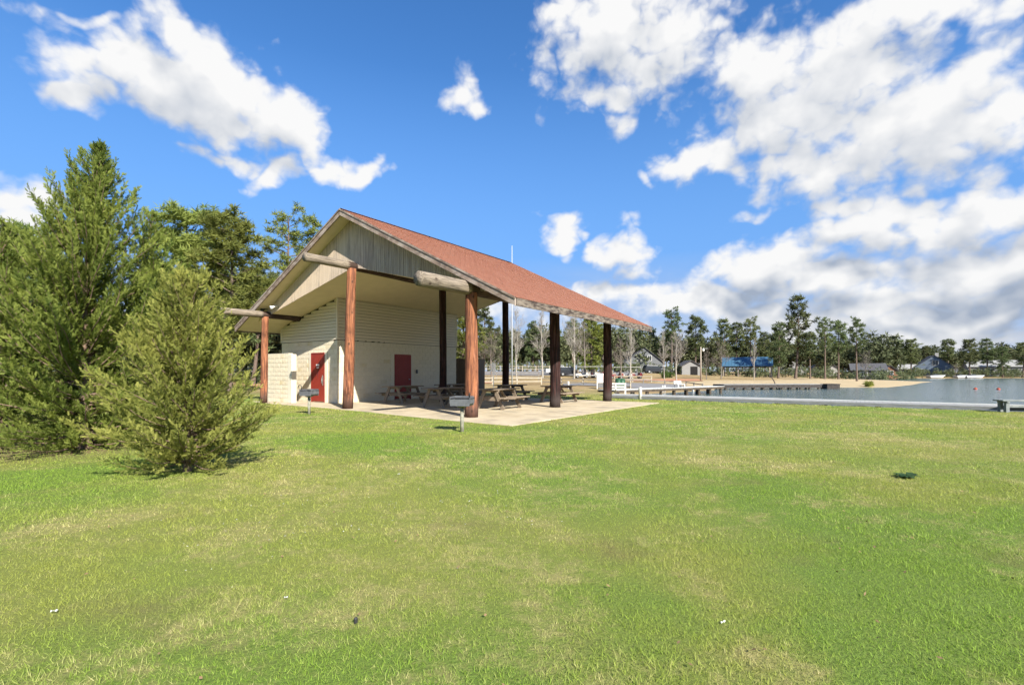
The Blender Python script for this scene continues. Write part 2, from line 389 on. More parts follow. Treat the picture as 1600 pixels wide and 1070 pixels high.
def leaf_mat(name, ca, cb, cdead=None, trans=.25, nscale=.8, dead_amt=.0, vary=1.0):
    m, t, b, o = new_mat(name)
    at = t.new('ShaderNodeAttribute', attribute_name='rnd').outputs['Fac']
    co = t.new('ShaderNodeTexCoord').outputs['Object']
    oi = t.new('ShaderNodeObjectInfo').outputs['Random']
    n = t.noise(co, nscale, 4, .6)
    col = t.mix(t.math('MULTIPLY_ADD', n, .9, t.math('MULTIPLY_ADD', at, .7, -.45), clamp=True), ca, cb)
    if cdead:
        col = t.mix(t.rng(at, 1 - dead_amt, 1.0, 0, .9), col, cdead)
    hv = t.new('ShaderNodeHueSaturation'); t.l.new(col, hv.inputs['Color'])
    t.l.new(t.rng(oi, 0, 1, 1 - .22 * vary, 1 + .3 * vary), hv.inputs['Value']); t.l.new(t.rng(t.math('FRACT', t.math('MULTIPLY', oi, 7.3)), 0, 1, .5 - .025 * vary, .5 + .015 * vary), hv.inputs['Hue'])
    col = hv.outputs[0]
    t.l.new(col, b.inputs['Base Color']); b.inputs['Roughness'].default_value = .7
    b.inputs['Specular IOR Level'].default_value = .2
    tr = t.new('ShaderNodeBsdfTranslucent'); t.l.new(col, tr.inputs['Color'])
    mx = t.new('ShaderNodeMixShader'); mx.inputs[0].default_value = trans
    t.l.new(b.outputs[0], mx.inputs[1]); t.l.new(tr.outputs[0], mx.inputs[2])
    t.l.new(mx.outputs[0], o.inputs['Surface'])
    return m
M['cypress'] = leaf_mat('cypress_foliage', (.10, .15, .028), (.42, .46, .095), (.33, .25, .09), .48, 1.3, .05, .15)
M['cypress_yellow'] = leaf_mat('olive_cypress_foliage', (.15, .18, .036), (.54, .51, .13), (.36, .26, .10), .48, 1.3, .07, .1)
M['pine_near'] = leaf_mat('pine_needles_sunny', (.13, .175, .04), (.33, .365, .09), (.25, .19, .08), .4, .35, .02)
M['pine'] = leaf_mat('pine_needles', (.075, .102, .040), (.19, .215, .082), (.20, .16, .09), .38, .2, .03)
M['pine_yellow'] = leaf_mat('yellow_green_needles', (.12, .15, .028), (.26, .28, .06), None, .3, .3)
M['wood_mass'] = leaf_mat('far_wood_foliage', (.070, .092, .040), (.185, .188, .088), (.11, .08, .05), .2, .06, .12)
M['weed'] = leaf_mat('weed_leaves', (.025, .06, .02), (.045, .09, .03), None, .2, 4)
M['shrub'] = leaf_mat('shrub_leaves', (.05, .10, .02), (.10, .15, .04), None, .2, 2)

# lawn colour: one field of green and straw shared by the soil sheet and the blades
def lawn_colour(t, blade):
    pos = t.new('ShaderNodeNewGeometry').outputs['Position']
    p2 = t.vmath('MULTIPLY', pos, (1, 1, 0))
    big = t.noise(p2, .42, 4, .6, .3)
    mid = t.noise(t.mapping(p2, (1, 1, 1), (9, 4, 0)), 2.0, 6, .7)
    fine = t.noise(t.mapping(p2, (1, 1, 1), (2, 7, 0)), 9, 5, .75)
    dry = t.math('ADD', t.math('MULTIPLY_ADD', big, .9, t.math('MULTIPLY', mid, .8)), t.math('MULTIPLY_ADD', fine, .6, -.125))   # ~1.02 mean
    lush = t.noise(t.mapping(p2, (1, 1, 1), (31, 17, 0)), .30, 3, .5)
    brown = t.noise(t.mapping(p2, (1, 1, 1), (51, 3, 0)), .62, 5, .65)
    def spots(val, pts, amt):
        for (x, y, r) in pts:
            d = t.math('ADD', t.vmath('DISTANCE', p2, (x, y, 0)), t.math('MULTIPLY_ADD', mid, 1.6 * r, -.8 * r))
            val = t.math('ADD', val, t.rng(d, r * 1.25, r * .1, 0, amt, True))
        return val
    green_spots = ((3.2, 5.7, 1.3), (2.4, 3.1, 1.2), (.8, 2.9, .6), (-3.1, 9.8, 1.9), (-6.2, 6.8, 1.5), (5.0, 4.4, 1.1), (1.7, 2.3, .5))
    lush = spots(lush, green_spots, .15)
    dry = spots(dry, green_spots, -.16)
    dry = spots(dry, ((.7, 5.4, .8), (-2.4, 4.0, .9), (6.5, 9.0, 2.2), (-1.2, 7.6, 1.0), (-1.0, 3.0, .7), (-4.2, 4.6, 1.0)), .10)
    brown = spots(brown, ((1.75, 3.4, .8), (2.6, 2.4, .6), (.9, 3.9, .5), (3.9, 3.6, .6)), .10)
    return pos, dry, lush, brown, fine
def blade_mat():
    m, t, b, o = new_mat('lawn_blades')
    pos, dry, lush, brown, fine = lawn_colour(t, True)
    at = t.new('ShaderNodeAttribute', attribute_name='rnd').outputs['Fac']
    f = t.math('ADD', t.math('MULTIPLY_ADD', dry, 3.6, -3.62), t.math('MULTIPLY_ADD', at, .7, -.35), clamp=True)
    green = t.mix(t.rng(lush, .42, .62), (.33, .36, .066), (.215, .345, .038))
    green = t.mix(t.math('MULTIPLY', at, .5), green, (.35, .40, .085))
    straw = t.mix(at, (.46, .41, .15), (.56, .50, .24))
    col = t.mix(f, green, straw)
    col = t.mix(t.rng(brown, .60, .74, 0, .5), col, (.25, .20, .09))
    # dormant turf further off towards the car park
    y = t.sep(pos)[1]
    col = t.mix(t.rng(y, 26, 44, 0, .75), col, (.29, .225, .105))
    t.l.new(col, b.inputs['Base Color']); b.inputs['Roughness'].default_value = .65
    b.inputs['Specular IOR Level'].default_value = .25
    tr = t.new('ShaderNodeBsdfTranslucent'); t.l.new(col, tr.inputs['Color'])
    mx = t.new('ShaderNodeMixShader'); mx.inputs[0].default_value = .4
    t.l.new(b.outputs[0], mx.inputs[1]); t.l.new(tr.outputs[0], mx.inputs[2]); t.l.new(mx.outputs[0], o.inputs['Surface'])
    return m
M['blade'] = blade_mat()
def ground_mat():
    m, t, b, o = new_mat('ground')
    pos, dry, lush, brown, fine = lawn_colour(t, False)
    f = t.math('MULTIPLY_ADD', dry, 3.6, -3.62, clamp=True)
    green = t.mix(t.rng(lush, .42, .62), (.17, .19, .045), (.115, .17, .032))
    col = t.mix(f, green, (.27, .235, .095))
    col = t.mix(t.rng(brown, .60, .74, 0, .5), col, (.16, .125, .06))
    pebble = t.noise(pos, 60, 3, .6)
    col = t.mix(t.rng(pebble, .5, .75, 0, .5), col, (.11, .095, .035))
    y = t.sep(pos)[1]
    tan = t.mix(t.rng(t.noise(pos, .25, 5, .6), .4, .65), (.30, .225, .11), (.21, .14, .07))
    col = t.mix(t.rng(t.math('ADD', y, t.math('MULTIPLY', dry, 9.0)), 33, 50, 0, 1), col, tan)
    zone = t.new('ShaderNodeAttribute', attribute_name='sand').outputs['Fac']
    sand = t.mix(t.rng(t.noise(pos, .5, 5, .6), .4, .7), (.40, .315, .19), (.32, .245, .145))
    col = t.mix(zone, col, sand)
    litter = t.new('ShaderNodeAttribute', attribute_name='mulch').outputs['Fac']
    col = t.mix(t.math('MULTIPLY', litter, t.rng(fine, .3, .55)), col, (.17, .115, .07))
    t.l.new(col, b.inputs['Base Color']); b.inputs['Roughness'].default_value = .95
    b.inputs['Specular IOR Level'].default_value = .1
    set_bump(t, b, t.noise(pos, 40, 5, .7), .7, .03)
    return m
M['ground'] = ground_mat()
def water_mat():
    m, t, b, o = new_mat('lake_water')
    pos = t.new('ShaderNodeNewGeometry').outputs['Position']
    b.inputs['Base Color'].default_value = (.075, .115, .12, 1)
    b.inputs['Roughness'].default_value = .14
    b.inputs['IOR'].default_value = 1.33
    b.inputs['Specular IOR Level'].default_value = .5
    n = t.noise(t.mapping(pos, (1, 1.6, 1)), 2.6, 5, .6, .4)
    n2 = t.noise(t.mapping(pos, (1, 1.6, 1), (5, 5, 0)), .22, 3, .5)
    set_bump(t, b, t.math('ADD', n, t.math('MULTIPLY', n2, .6)), .5, .07)
    return m
M['water'] = water_mat()

# ------------------------------------------------------------------ mesh helpers
def tag(o, label=None, cat=None, group=None, kind=None):
    if label: o['label'] = label
    if cat: o['category'] = cat
    if group: o['group'] = group
    if kind: o['kind'] = kind
    return o
def link(o, parent=None):
    COL.objects.link(o)
    if parent is not None: o.parent = parent
    return o
def empty(name, loc=(0, 0, 0), rz=0.0, parent=None):
    o = bpy.data.objects.new(name, None)
    o.empty_display_size = .3
    o.location = loc; o.rotation_euler = (0, 0, rz)
    return link(o, parent)
def copy_tree(o, parent=None):
    c = o.copy(); COL.objects.link(c); c.parent = parent
    for ch in o.children: copy_tree(ch, c)
    return c
class MB:
    def __init__(self): self.v = []; self.f = []
    def box(self, c, s, rot=None):
        i = len(self.v); hx, hy, hz = s[0] / 2, s[1] / 2, s[2] / 2
        for x, y, z in ((-hx,-hy,-hz),(hx,-hy,-hz),(hx,hy,-hz),(-hx,hy,-hz),(-hx,-hy,hz),(hx,-hy,hz),(hx,hy,hz),(-hx,hy,hz)):
            p = Vector((x, y, z))
            if rot is not None: p = rot @ p
            self.v.append((p.x + c[0], p.y + c[1], p.z + c[2]))
        for q in ((0,3,2,1),(4,5,6,7),(0,1,5,4),(1,2,6,5),(2,3,7,6),(3,0,4,7)): self.f.append(tuple(i + k for k in q))
        return self
    def bar(self, a, b, w, h):
        """rectangular bar from a to b, w across, h in the upright direction"""
        a, b = Vector(a), Vector(b); d = b - a
        z = d.normalized(); up = Vector((0, 0, 1)) if abs(z.z) < .95 else Vector((0, 1, 0))
        x = z.cross(up).normalized(); y = x.cross(z).normalized()
        rot = Matrix((x, y, z)).transposed()
        return self.box((a + b) / 2, (w, h, d.length), rot)
    def tube(self, pts, rad, n=8, cap=True, wob=0.0):
        pts = [Vector(p) for p in pts]
        if not hasattr(rad, '__len__'): rad = [rad] * len(pts)
        rings = []
        for k, p in enumerate(pts):
            d = (pts[min(k + 1, len(pts) - 1)] - pts[max(k - 1, 0)]).normalized()
            up = Vector((0, 0, 1)) if abs(d.z) < .9 else Vector((0, 1, 0))
            x = d.cross(up).normalized(); y = d.cross(x).normalized()
            i = len(self.v)
            for j in range(n):
                a = 2 * math.pi * j / n; r = rad[k] * (1 + (random.uniform(-wob, wob) if wob else 0))
                q = p + x * (math.cos(a) * r) + y * (math.sin(a) * r)
                self.v.append(tuple(q))
            rings.append(i)
        for k in range(len(rings) - 1):
            for j in range(n):
                a, b = rings[k], rings[k + 1]; j2 = (j + 1) % n
                self.f.append((a + j, a + j2, b + j2, b + j))
        if cap:
            self.f.append(tuple(rings[0] + j for j in range(n))[::-1]); self.f.append(tuple(rings[-1] + j for j in range(n)))
        return self
    def prism(self, poly, y0, y1):
        """polygon in (x, z) extruded along y"""
        i = len(self.v); n = len(poly)
        for (x, z) in poly: self.v.append((x, y0, z))
        for (x, z) in poly: self.v.append((x, y1, z))
        self.f.append(tuple(range(i, i + n))); self.f.append(tuple(range(i + 2 * n - 1, i + n - 1, -1)))
        for k in range(n):
            k2 = (k + 1) % n
            self.f.append((i + k, i + n + k, i + n + k2, i + k2))
        return self
    def slab(self, poly, z0, z1):
        i = len(self.v); n = len(poly)
        for (x, y) in poly: self.v.append((x, y, z0))
        for (x, y) in poly: self.v.append((x, y, z1))
        self.f.append(tuple(range(i + n - 1, i - 1, -1))); self.f.append(tuple(range(i + n, i + 2 * n)))
        for k in range(n):
            k2 = (k + 1) % n
            self.f.append((i + k, i + k2, i + n + k2, i + n + k))
        return self
    def mesh(self, name, mat, smooth=False):
        me = bpy.data.meshes.new(name); me.from_pydata([tuple(v) for v in self.v], [], self.f); me.update()
        if mat: me.materials.append(mat)
        if smooth: me.polygons.foreach_set('use_smooth', [True] * len(me.polygons))
        return me
    def build(self, name, mat, parent=None, smooth=False, loc=None, bevel=0.0):
        o = bpy.data.objects.new(name, self.mesh(name, mat, smooth))
        if loc is not None: o.location = loc
        link(o, parent)
        if bevel:
            md = o.modifiers.new('bevel', 'BEVEL'); md.width = bevel; md.segments = 2; md.limit_method = 'ANGLE'
        return o
def tri_mesh(name, V, Fc, mat, rnd=None):
    """V (n,3) Fc (m,3) numpy; rnd (m,) per-face value"""
    me = bpy.data.meshes.new(name)
    n, m = len(V), len(Fc)
    me.vertices.add(n); me.vertices.foreach_set('co', np.ascontiguousarray(V, dtype=np.float32).ravel())
    me.loops.add(m * 3); me.loops.foreach_set('vertex_index', np.ascontiguousarray(Fc, dtype=np.int32).ravel())
    me.polygons.add(m); me.polygons.foreach_set('loop_start', np.arange(0, m * 3, 3, dtype=np.int32))
    me.update(calc_edges=True)
    if rnd is not None:
        at = me.attributes.new('rnd', 'FLOAT', 'FACE'); at.data.foreach_set('value', np.ascontiguousarray(rnd, dtype=np.float32))
    if mat: me.materials.append(mat)
    return me
def obj(name, me, parent=None, loc=None, rz=0.0):
    o = bpy.data.objects.new(name, me)
    if loc is not None: o.location = loc
    o.rotation_euler = (0, 0, rz)
    return link(o, parent)

# ------------------------------------------------------------------ terrain
TH = R(35.078)
U = np.array([math.cos(TH), -math.sin(TH)]); Dv = np.array([math.sin(TH), math.cos(TH)])
BP = np.array([-6.221, 18.663])                     # foot of the pavilion's middle front post
def bw(s, t):
    p = BP + s * U + t * Dv
    return float(p[0]), float(p[1])
LAKE = [bw(6, 14.1), (8.0, 36), (10.5, 41), (21, 51), (24.5, 58), (38.5, 60.5), (45.5, 59.4), (58, 71), (71.6, 85.4), (81, 94), (70, 101), (88, 128), (118, 143), (152, 149), (330, 170), (330, -60), bw(60, 14.1)]
def seg_dist(P, a, b):
    a = np.array(a); b = np.array(b); d = b - a
    t = np.clip(((P - a) @ d) / (d @ d), 0, 1)
    return np.linalg.norm(P - (a + t[:, None] * d), axis=1)
def lake_sd(P):
    """signed distance, positive on land"""
    P = np.atleast_2d(P); dist = np.full(len(P), 1e9); inside = np.zeros(len(P), bool)
    n = len(LAKE)
    for i in range(n):
        a, b = LAKE[i], LAKE[(i + 1) % n]
        dist = np.minimum(dist, seg_dist(P, a, b))
        c = (a[1] > P[:, 1]) != (b[1] > P[:, 1])
        with np.errstate(divide='ignore', invalid='ignore'):
            xi = (b[0] - a[0]) * (P[:, 1] - a[1]) / (b[1] - a[1] if b[1] != a[1] else 1e-9) + a[0]
        inside ^= c & (P[:, 0] < xi)
    return np.where(inside, -dist, dist)
def sst(x, a, b):
    t = np.clip((x - a) / (b - a), 0, 1); return t * t * (3 - 2 * t)
def land(P):
    P = np.atleast_2d(np.asarray(P, float)); X, Y = P[:, 0], P[:, 1]
    d = lake_sd(P)
    wall = 1 - sst(Y - .1 * X, 31, 42)                  # steep behind the boardwalk and the inlet, flat at the beach
    slope = .055 + .75 * wall
    z = np.where(d > 0, np.minimum(-.5 + slope * d, 0.0), np.maximum(-.5 + slope * d, -2.0))
    left = 1 - sst(X / np.maximum(Y, 20), .70, .95)
    z = z + 1.55 * sst(d, 6, 60) * sst(Y, 44, 105) * left * (d > 0)
    z = z - .02 * sst(Y, 6, 10) * (1 - sst(Y, 30, 40))
    z = z + .02 * np.sin(X * .7 + 1.3) * np.cos(Y * .55) * (1 - sst(Y, 8, 12))
    return z
def gz(x, y): return float(land([(x, y)])[0])
def at(px, Y, dz=0.0):
    """place something that the photo shows in column px, Y metres in front of the camera, on the ground"""
    x = (px - 800) / F_PX * Y
    return (x, Y, gz(x, Y) + dz)
def zrow(py, Y): return CAM_H + (HZ - py) * Y / F_PX

def axis(lo, a, b, hi, step, grow):
    mid = list(np.arange(a, b, step)); up = []; x = mid[-1]; s = step
    while x < hi: s *= grow; x += s; up.append(x)
    dn = []; x = a; s = step
    while x > lo: s *= grow; x -= s; dn.append(x)
    return np.array(dn[::-1] + mid + up)
gx = axis(-900, -14, 60, 1100, .7, 1.09); gy = axis(-300, -2, 104, 1600, .7, 1.09)
XX, YY = np.meshgrid(gx, gy); PP = np.stack([XX.ravel(), YY.ravel()], 1)
GZ = land(PP)
nx, ny = len(gx), len(gy)
me = bpy.data.meshes.new('ground')
VV = np.column_stack([PP, GZ])
idx = np.arange(nx * ny).reshape(ny, nx)
quads = np.stack([idx[:-1, :-1], idx[:-1, 1:], idx[1:, 1:], idx[1:, :-1]], -1).reshape(-1, 4)
me.vertices.add(len(VV)); me.vertices.foreach_set('co', VV.astype(np.float32).ravel())
me.loops.add(len(quads) * 4); me.loops.foreach_set('vertex_index', quads.astype(np.int32).ravel())
me.polygons.add(len(quads)); me.polygons.foreach_set('loop_start', np.arange(0, len(quads) * 4, 4, dtype=np.int32))
me.update(calc_edges=True)
me.polygons.foreach_set('use_smooth', [True] * len(me.polygons))
sd = lake_sd(PP)
sand = sst(PP[:, 1] - .1 * PP[:, 0], 38, 48) * (1 - sst(sd, 13, 20)) * (1 - sst(PP[:, 1], 100, 125)) * sst(PP[:, 0], 18, 24)
sand = np.maximum(sand, (sd < 0).astype(float) * .6)
mulch = np.zeros(len(PP))
for (cx, cy, rr) in ((-8.4, 9.2, 2.0), (-7.0, 9.6, 1.2), (-4.5, 6.75, .5), (-9.7, 9.0, 1.8)):
    mulch = np.maximum(mulch, 1 - sst(np.hypot(PP[:, 0] - cx, PP[:, 1] - cy), rr * .5, rr))
for nm, arr in (('sand', sand), ('mulch', mulch)):
    a_ = me.attributes.new(nm, 'FLOAT', 'POINT'); a_.data.foreach_set('value', arr.astype(np.float32))
me.materials.append(M['ground'])
ground = tag(obj('ground', me), kind='structure')

wb = MB(); wb.v = [(5, 10, -.5), (1100, -200, -.5), (1100, 320, -.5), (5, 320, -.5)]
wb.v = [(-20, -60, -.5), (700, -60, -.5), (700, 230, -.5), (-20, 230, -.5)]; wb.f = [(0, 1, 2, 3)]
tag(wb.build('water', M['water']), kind='structure')

def drape(name, corners, mat, nu=12, nv=12, dz=.05):
    """a sheet laid over the terrain between four corners (x, y)"""
    A, B, C, D_ = [np.array(c, float) for c in corners]
    uu, vv = np.meshgrid(np.linspace(0, 1, nu), np.linspace(0, 1, nv))
    uu = uu.ravel()[:, None]; vv = vv.ravel()[:, None]
    P = A * (1 - uu) * (1 - vv) + B * uu * (1 - vv) + C * uu * vv + D_ * (1 - uu) * vv
    Z = land(P) + dz
    m = MB(); m.v = [tuple(map(float, (p[0], p[1], z))) for p, z in zip(P, Z)]
    for j in range(nv - 1):
        for i in range(nu - 1):
            k = j * nu + i; m.f.append((k, k + 1, k + 1 + nu, k + nu))
    return tag(m.build(name, mat, smooth=True), kind='structure')
def gp(px, Y): return ((px - 800) / F_PX * Y, Y)
drape('parking_lot', (gp(560, 84), gp(1000, 92), gp(1010, 106), gp(560, 104)), M['asphalt'], 24, 10)
drape('road', (gp(880, 50), gp(1085, 49), gp(1060, 62), gp(880, 57)), M['asphalt'], 16, 10, .06)
drape('clay_path', (gp(330, 42), gp(770, 58), gp(775, 64), gp(330, 50)), M['clay'], 30, 8, .06)
drape('clay_bank', (gp(985, 70), gp(1100, 72), gp(1090, 80), gp(985, 80)), M['clay'], 14, 8, .06)

# ------------------------------------------------------------------ pavilion
PAV_Z = 0.0
slabm = MB()
slab_poly = [(-7.6, .25), (-5.2, -.12), (-2.0, -.15), (.3, -.35), (1.9, -.52), (4.0, -.82), (7.05, -1.12), (8.45, -1.2), (8.5, 10.4), (-7.6, 10.4)]
slabm.slab(slab_poly, -.25, 0)
slab = slabm.build('concrete_slab', M['concrete'], loc=(BP[0], BP[1], PAV_Z), bevel=.02)
slab.rotation_euler = (0, 0, -TH)
tag(slab, kind='structure')

pav = empty('picnic_pavilion', (BP[0], BP[1], PAV_Z), -TH)
tag(pav, 'open timber picnic pavilion with red shingle gable roof and cream block restrooms', 'pavilion')

HR, WE, RS = 7.541, 7.975, .502                 # ridge height, eave half width, roof slope
OF, OB = -.38, 10.89                            # front and rear rake positions
def roof_z(s): return HR - RS * abs(s)
def ceil_z(s): return 5.45 - .238 * abs(s)
# deck and soffit
rf = MB()
for sg in (-1, 1):
    rf.prism([(0, HR - .03), (sg * WE, HR - .03 - RS * WE), (sg * WE, HR - .20 - RS * WE), (0, HR - .20)][::sg], OF + .03, OB - .03)
roof = rf.build('roof', M['ceiling'], pav)
# shingles: one tab per shingle on both slopes
SV, SF, SR = [], [], []
Lr = math.hypot(WE, RS * WE); nc = int(Lr / .145); nt = int((OB - OF) / .30)
cosr, sinr = WE / Lr, RS * WE / Lr
for sg in (-1, 1):
    for c in range(nc + 1):
        d0 = Lr + .03 - c * .145; d1 = max(d0 - .20, 0)
        sh = .15 if c % 2 else 0.0
        y = OF - sh
        while y < OB:
            w = .30; a, b = max(y + .004, OF - .01), min(y + w - .004, OB + .01)
            if b - a > .02:
                lift = .014 + random.uniform(-.001, .002)
                e = random.uniform(-.008, .008)
                i = len(SV)
                def P_(dd, yy, h): return (sg * (dd * cosr + h * sinr), yy, HR - .03 - dd * sinr + h * cosr)
                SV += [P_(d0 + e, a, lift), P_(d0 + e, b, lift), P_(d1, b, .002), P_(d1, a, .002), P_(d0 + e, a, .0), P_(d0 + e, b, .0)]
                q = [(i, i + 1, i + 2, i + 3), (i + 4, i + 5, i + 1, i)]
                SF += q; r = random.random(); SR += [r, r]
            y += w
ms = MB(); ms.v = SV; ms.f = SF
sh_me = ms.mesh('shingles', M['shingle'])
a_ = sh_me.attributes.new('rnd', 'FLOAT', 'FACE'); a_.data.foreach_set('value', SR)
tag(obj('shingles', sh_me, roof), kind='stuff')
cap_r = MB()
for k in range(int((OB - OF) / .2)):
    y = OF + k * .2
    for sg in (-1, 1):
        i = len(cap_r.v)
        cap_r.v += [(0, y, HR + .012), (0, y + .22, HR + .004), (sg * .14, y + .22, HR - .062), (sg * .14, y, HR - .052)]
        cap_r.f.append((i, i + 1, i + 2, i + 3))
cap_r.build('ridge_cap', M['shingle'], roof)
# rake and eave boards
for sg in (-1, 1):
    for (y0, y1) in ((OF - .03, OF + .03 - .002), (OB - .03 + .002, OB + .03)):
        fb = MB(); fb.prism([(sg * .001, HR - .06), (sg * (WE + .01), HR - .06 - RS * WE), (sg * (WE + .01), HR - .27 - RS * WE), (sg * .001, HR - .27)][::sg], y0, y1)
        fb.build('rake_board', M['fascia'], roof)
    tb = MB(); tb.prism([(sg * .001, HR - .022), (sg * (WE + .02), HR - .022 - RS * WE), (sg * (WE + .02), HR - .085 - RS * WE), (sg * .001, HR - .085)][::sg], OF - .052, OF - .032)
    tb.build('rake_trim', M['fascia'], roof)
    eb = MB(); eb.box((sg * (WE + .012), (OF + OB) / 2, HR - RS * WE - .16), (.04, OB - OF - .08, .22))
    eb.build('eave_board', M['eave'], roof)
# ceiling sheets
for sg in (-1, 1):
    c_ = MB(); c_.prism([(0, 5.45), (sg * 7.25, 5.45 - .238 * 7.25), (sg * 7.25, 5.49 - .238 * 7.25), (0, 5.49)][::sg], .24, 10.3)
    c_.build('ceiling_sheet', M['ceiling'], pav)
# end gables made of grooved upright boards, joined: each board is only a few pixels wide
for (yy, nm) in ((.19, 'gable_wall'), (10.25, 'gable_wall')):
    g_ = MB(); s = -6.9
    while s < 6.9:
        a, b = s, s + .094
        lo = max(ceil_z(a), ceil_z(b)) - .03
        za, zb = roof_z(a) - .21, roof_z(b) - .21
        if min(za, zb) > lo + .02:
            j = random.uniform(-.006, .006)
            g_.prism([(a, lo + j), (b, lo + j), (b, zb), (a, za)], yy, yy + .03)
        s += .10
    g_.prism([(-6.9, ceil_z(6.9)), (0, 5.45), (6.9, ceil_z(6.9)), (6.9, roof_z(6.9) - .22), (0, HR - .22), (-6.9, roof_z(6.9) - .22)], yy + .015, yy + .045)
    g_.build(nm, M['gable'], pav)
# posts
def post(base, top, r0, r1, mat, name='post'):
    a, b = Vector(base), Vector(top); n = 14; pts = []; rad = []
    for k in range(n + 1):
        u = k / n
        p = a.lerp(b, u) + Vector((math.sin(u * 5 + base[0]) * .012, math.cos(u * 4 + base[1]) * .012, 0))
        pts.append(p); rad.append((r0 + (r1 - r0) * u) * (1 + random.uniform(-.025, .025)))
    m = MB().tube(pts, rad, 18, True, .018)
    return m.build(name, mat, pav, True)
post((-6.22, 0, 0), (-6.02, 0, 3.90), .155, .14, M['log_red'])
post((-.10, 0, 0), (.19, 0, 5.32), .205, .165, M['log_red'])
post((6.05, 0, 0), (6.08, 0, 3.85), .215, .185, M['log_red'])
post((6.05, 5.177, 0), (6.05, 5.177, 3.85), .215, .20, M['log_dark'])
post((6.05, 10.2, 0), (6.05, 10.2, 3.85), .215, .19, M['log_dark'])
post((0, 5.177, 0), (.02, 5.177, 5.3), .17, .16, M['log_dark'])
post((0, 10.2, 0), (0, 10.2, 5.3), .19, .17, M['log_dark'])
def log_beam(s, z, y0, y1, r0, r1):
    n = 24; pts, rad = [], []
    for k in range(n + 1):
        u = k / n; y = y0 + (y1 - y0) * u
        pts.append((s + math.sin(y * .7 + s) * .02, y, z + math.cos(y * .9 + s) * .015)); rad.append((r0 + (r1 - r0) * u) * (1 + random.uniform(-.03, .03)))
    o = MB().tube(pts, rad, 20, True, .02).build('log_beam', M['log_beam'], pav, True)
    return o
log_beam(-6.05, 3.97, -1.85, 1.65, .15, .15)
log_beam(.12, 5.41, -1.9, 10.6, .155, .17)
log_beam(6.05, 3.97, -2.2, 10.7, .215, .20)
# restroom block: core, split-face blocks, siding
X0, X1, Y0, Y1, ZB = -7.6, -3.09, 1.67, 9.6, 2.82
core = MB().box(((X0 + X1) / 2 - .0, (Y0 + Y1) / 2, ZB / 2), (X1 - X0 - .06, Y1 - Y0 - .06, ZB))
room = core.build('restroom_core', M['mortar'], pav)
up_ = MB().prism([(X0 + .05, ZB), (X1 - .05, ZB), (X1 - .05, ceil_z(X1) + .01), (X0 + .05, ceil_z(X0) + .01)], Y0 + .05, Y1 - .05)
up_.build('siding_backing', M['tar'], room)  # dark sheet added so the slat gaps look shaded
def block_mesh(w, h, dep, name='block', seed=0):
    rr = random.Random(seed); m = MB(); n, k = 6, 3; e = .0055; i0 = 0
    for j in range(k + 1):
        for i in range(n + 1):
            x = -w / 2 + e + (w - 2 * e) * i / n; z = -h / 2 + e + (h - 2 * e) * j / k
            edge = i in (0, n) or j in (0, k)
            m.v.append((x, 0 if edge else -rr.uniform(.001, .006), z))
    for j in range(k):
        for i in range(n):
            a = j * (n + 1) + i; m.f.append((a, a + 1, a + n + 2, a + n + 1))
    b = len(m.v)
    for (x, z) in ((-w/2+e, -h/2+e), (w/2-e, -h/2+e), (w/2-e, h/2-e), (-w/2+e, h/2-e)): m.v.append((x, dep, z))
    c = [0, n, (k + 1) * (n + 1) - 1, k * (n + 1)]
    for q in range(4):
        q2 = (q + 1) % 4; m.f.append((c[q], b + q, b + q2, c[q2]))
    return m.mesh(name, M['block'])
BW, BH = .403, .2014
bl_full = [block_mesh(BW, BH, .06, seed=s) for s in range(6)]
bl_half = [block_mesh(BW / 2, BH, .06, seed=20 + s) for s in range(3)]
def lay_blocks(parent, origin, direction, length, height, skip=None, limit=None):
    """running-bond courses from origin along direction (local x, y); faces look to -normal"""
    rz = math.atan2(direction[1], direction[0]); count = 0; rest = []
    rows = int(round(height / BH))
    for r_ in range(rows):
        u = 0.0
        if r_ % 2: cells = [(0, BW / 2)]; u = BW / 2
        else: cells = []
        while u < length - .02:
            w = min(BW, length - u); cells.append((u, w)); u += w
        for (u, w) in cells:
            if w < .06: continue
            uc = u + w / 2; z = (r_ + .5) * BH
            if skip and skip(u, u + w, z): continue
            me_ = random.choice(bl_full if w > BW * .75 else bl_half)
            sx = w / BW if w > BW * .75 else w / (BW / 2)
            p = (origin[0] + direction[0] * uc, origin[1] + direction[1] * uc, z)
            if limit is not None and count >= limit:
                rest.append((me_, p, rz, sx)); continue
            o = bpy.data.objects.new('block', me_); o.location = p; o.rotation_euler = (0, 0, rz); o.scale = (sx, 1, 1)
            link(o, parent); count += 1
    return rest
front_wall = MB().box(((X0 + X1) / 2, Y0 + .014, ZB / 2), (X1 - X0 - .03, .02, ZB - .04)).build('front_block_wall', M['mortar'], pav)
side_wall = MB().box((X1 - .014, (Y0 + Y1) / 2, ZB / 2), (.02, Y1 - Y0 - .03, ZB - .04)).build('side_block_wall', M['mortar'], pav)
d1a, d1b = -5.02, -4.0
lay_blocks(front_wall, (X0, Y0 - .004), (1, 0), X1 - X0, ZB, skip=lambda a, b, z: (X0 + b > d1a - .03 and X0 + a < d1b + .03 and z < 2.28))
d2a, d2b = 3.29, 4.37
rest = lay_blocks(side_wall, (X1 + .004, Y0 - .004), (0, 1), Y1 - Y0, ZB, skip=lambda a, b, z: (b > d2a - .03 and a < d2b + .03 and z < 2.28), limit=165)
rv, rf_ = [], []
for (me_, p, rz, sx) in rest:
    mt = Matrix.Translation(p) @ Matrix.Rotation(rz, 4, 'Z') @ Matrix.Diagonal((sx, 1, 1, 1)); i = len(rv)
    rv += [tuple(mt @ v.co) for v in me_.vertices]; rf_ += [tuple(i + k for k in q.vertices) for q in me_.polygons]
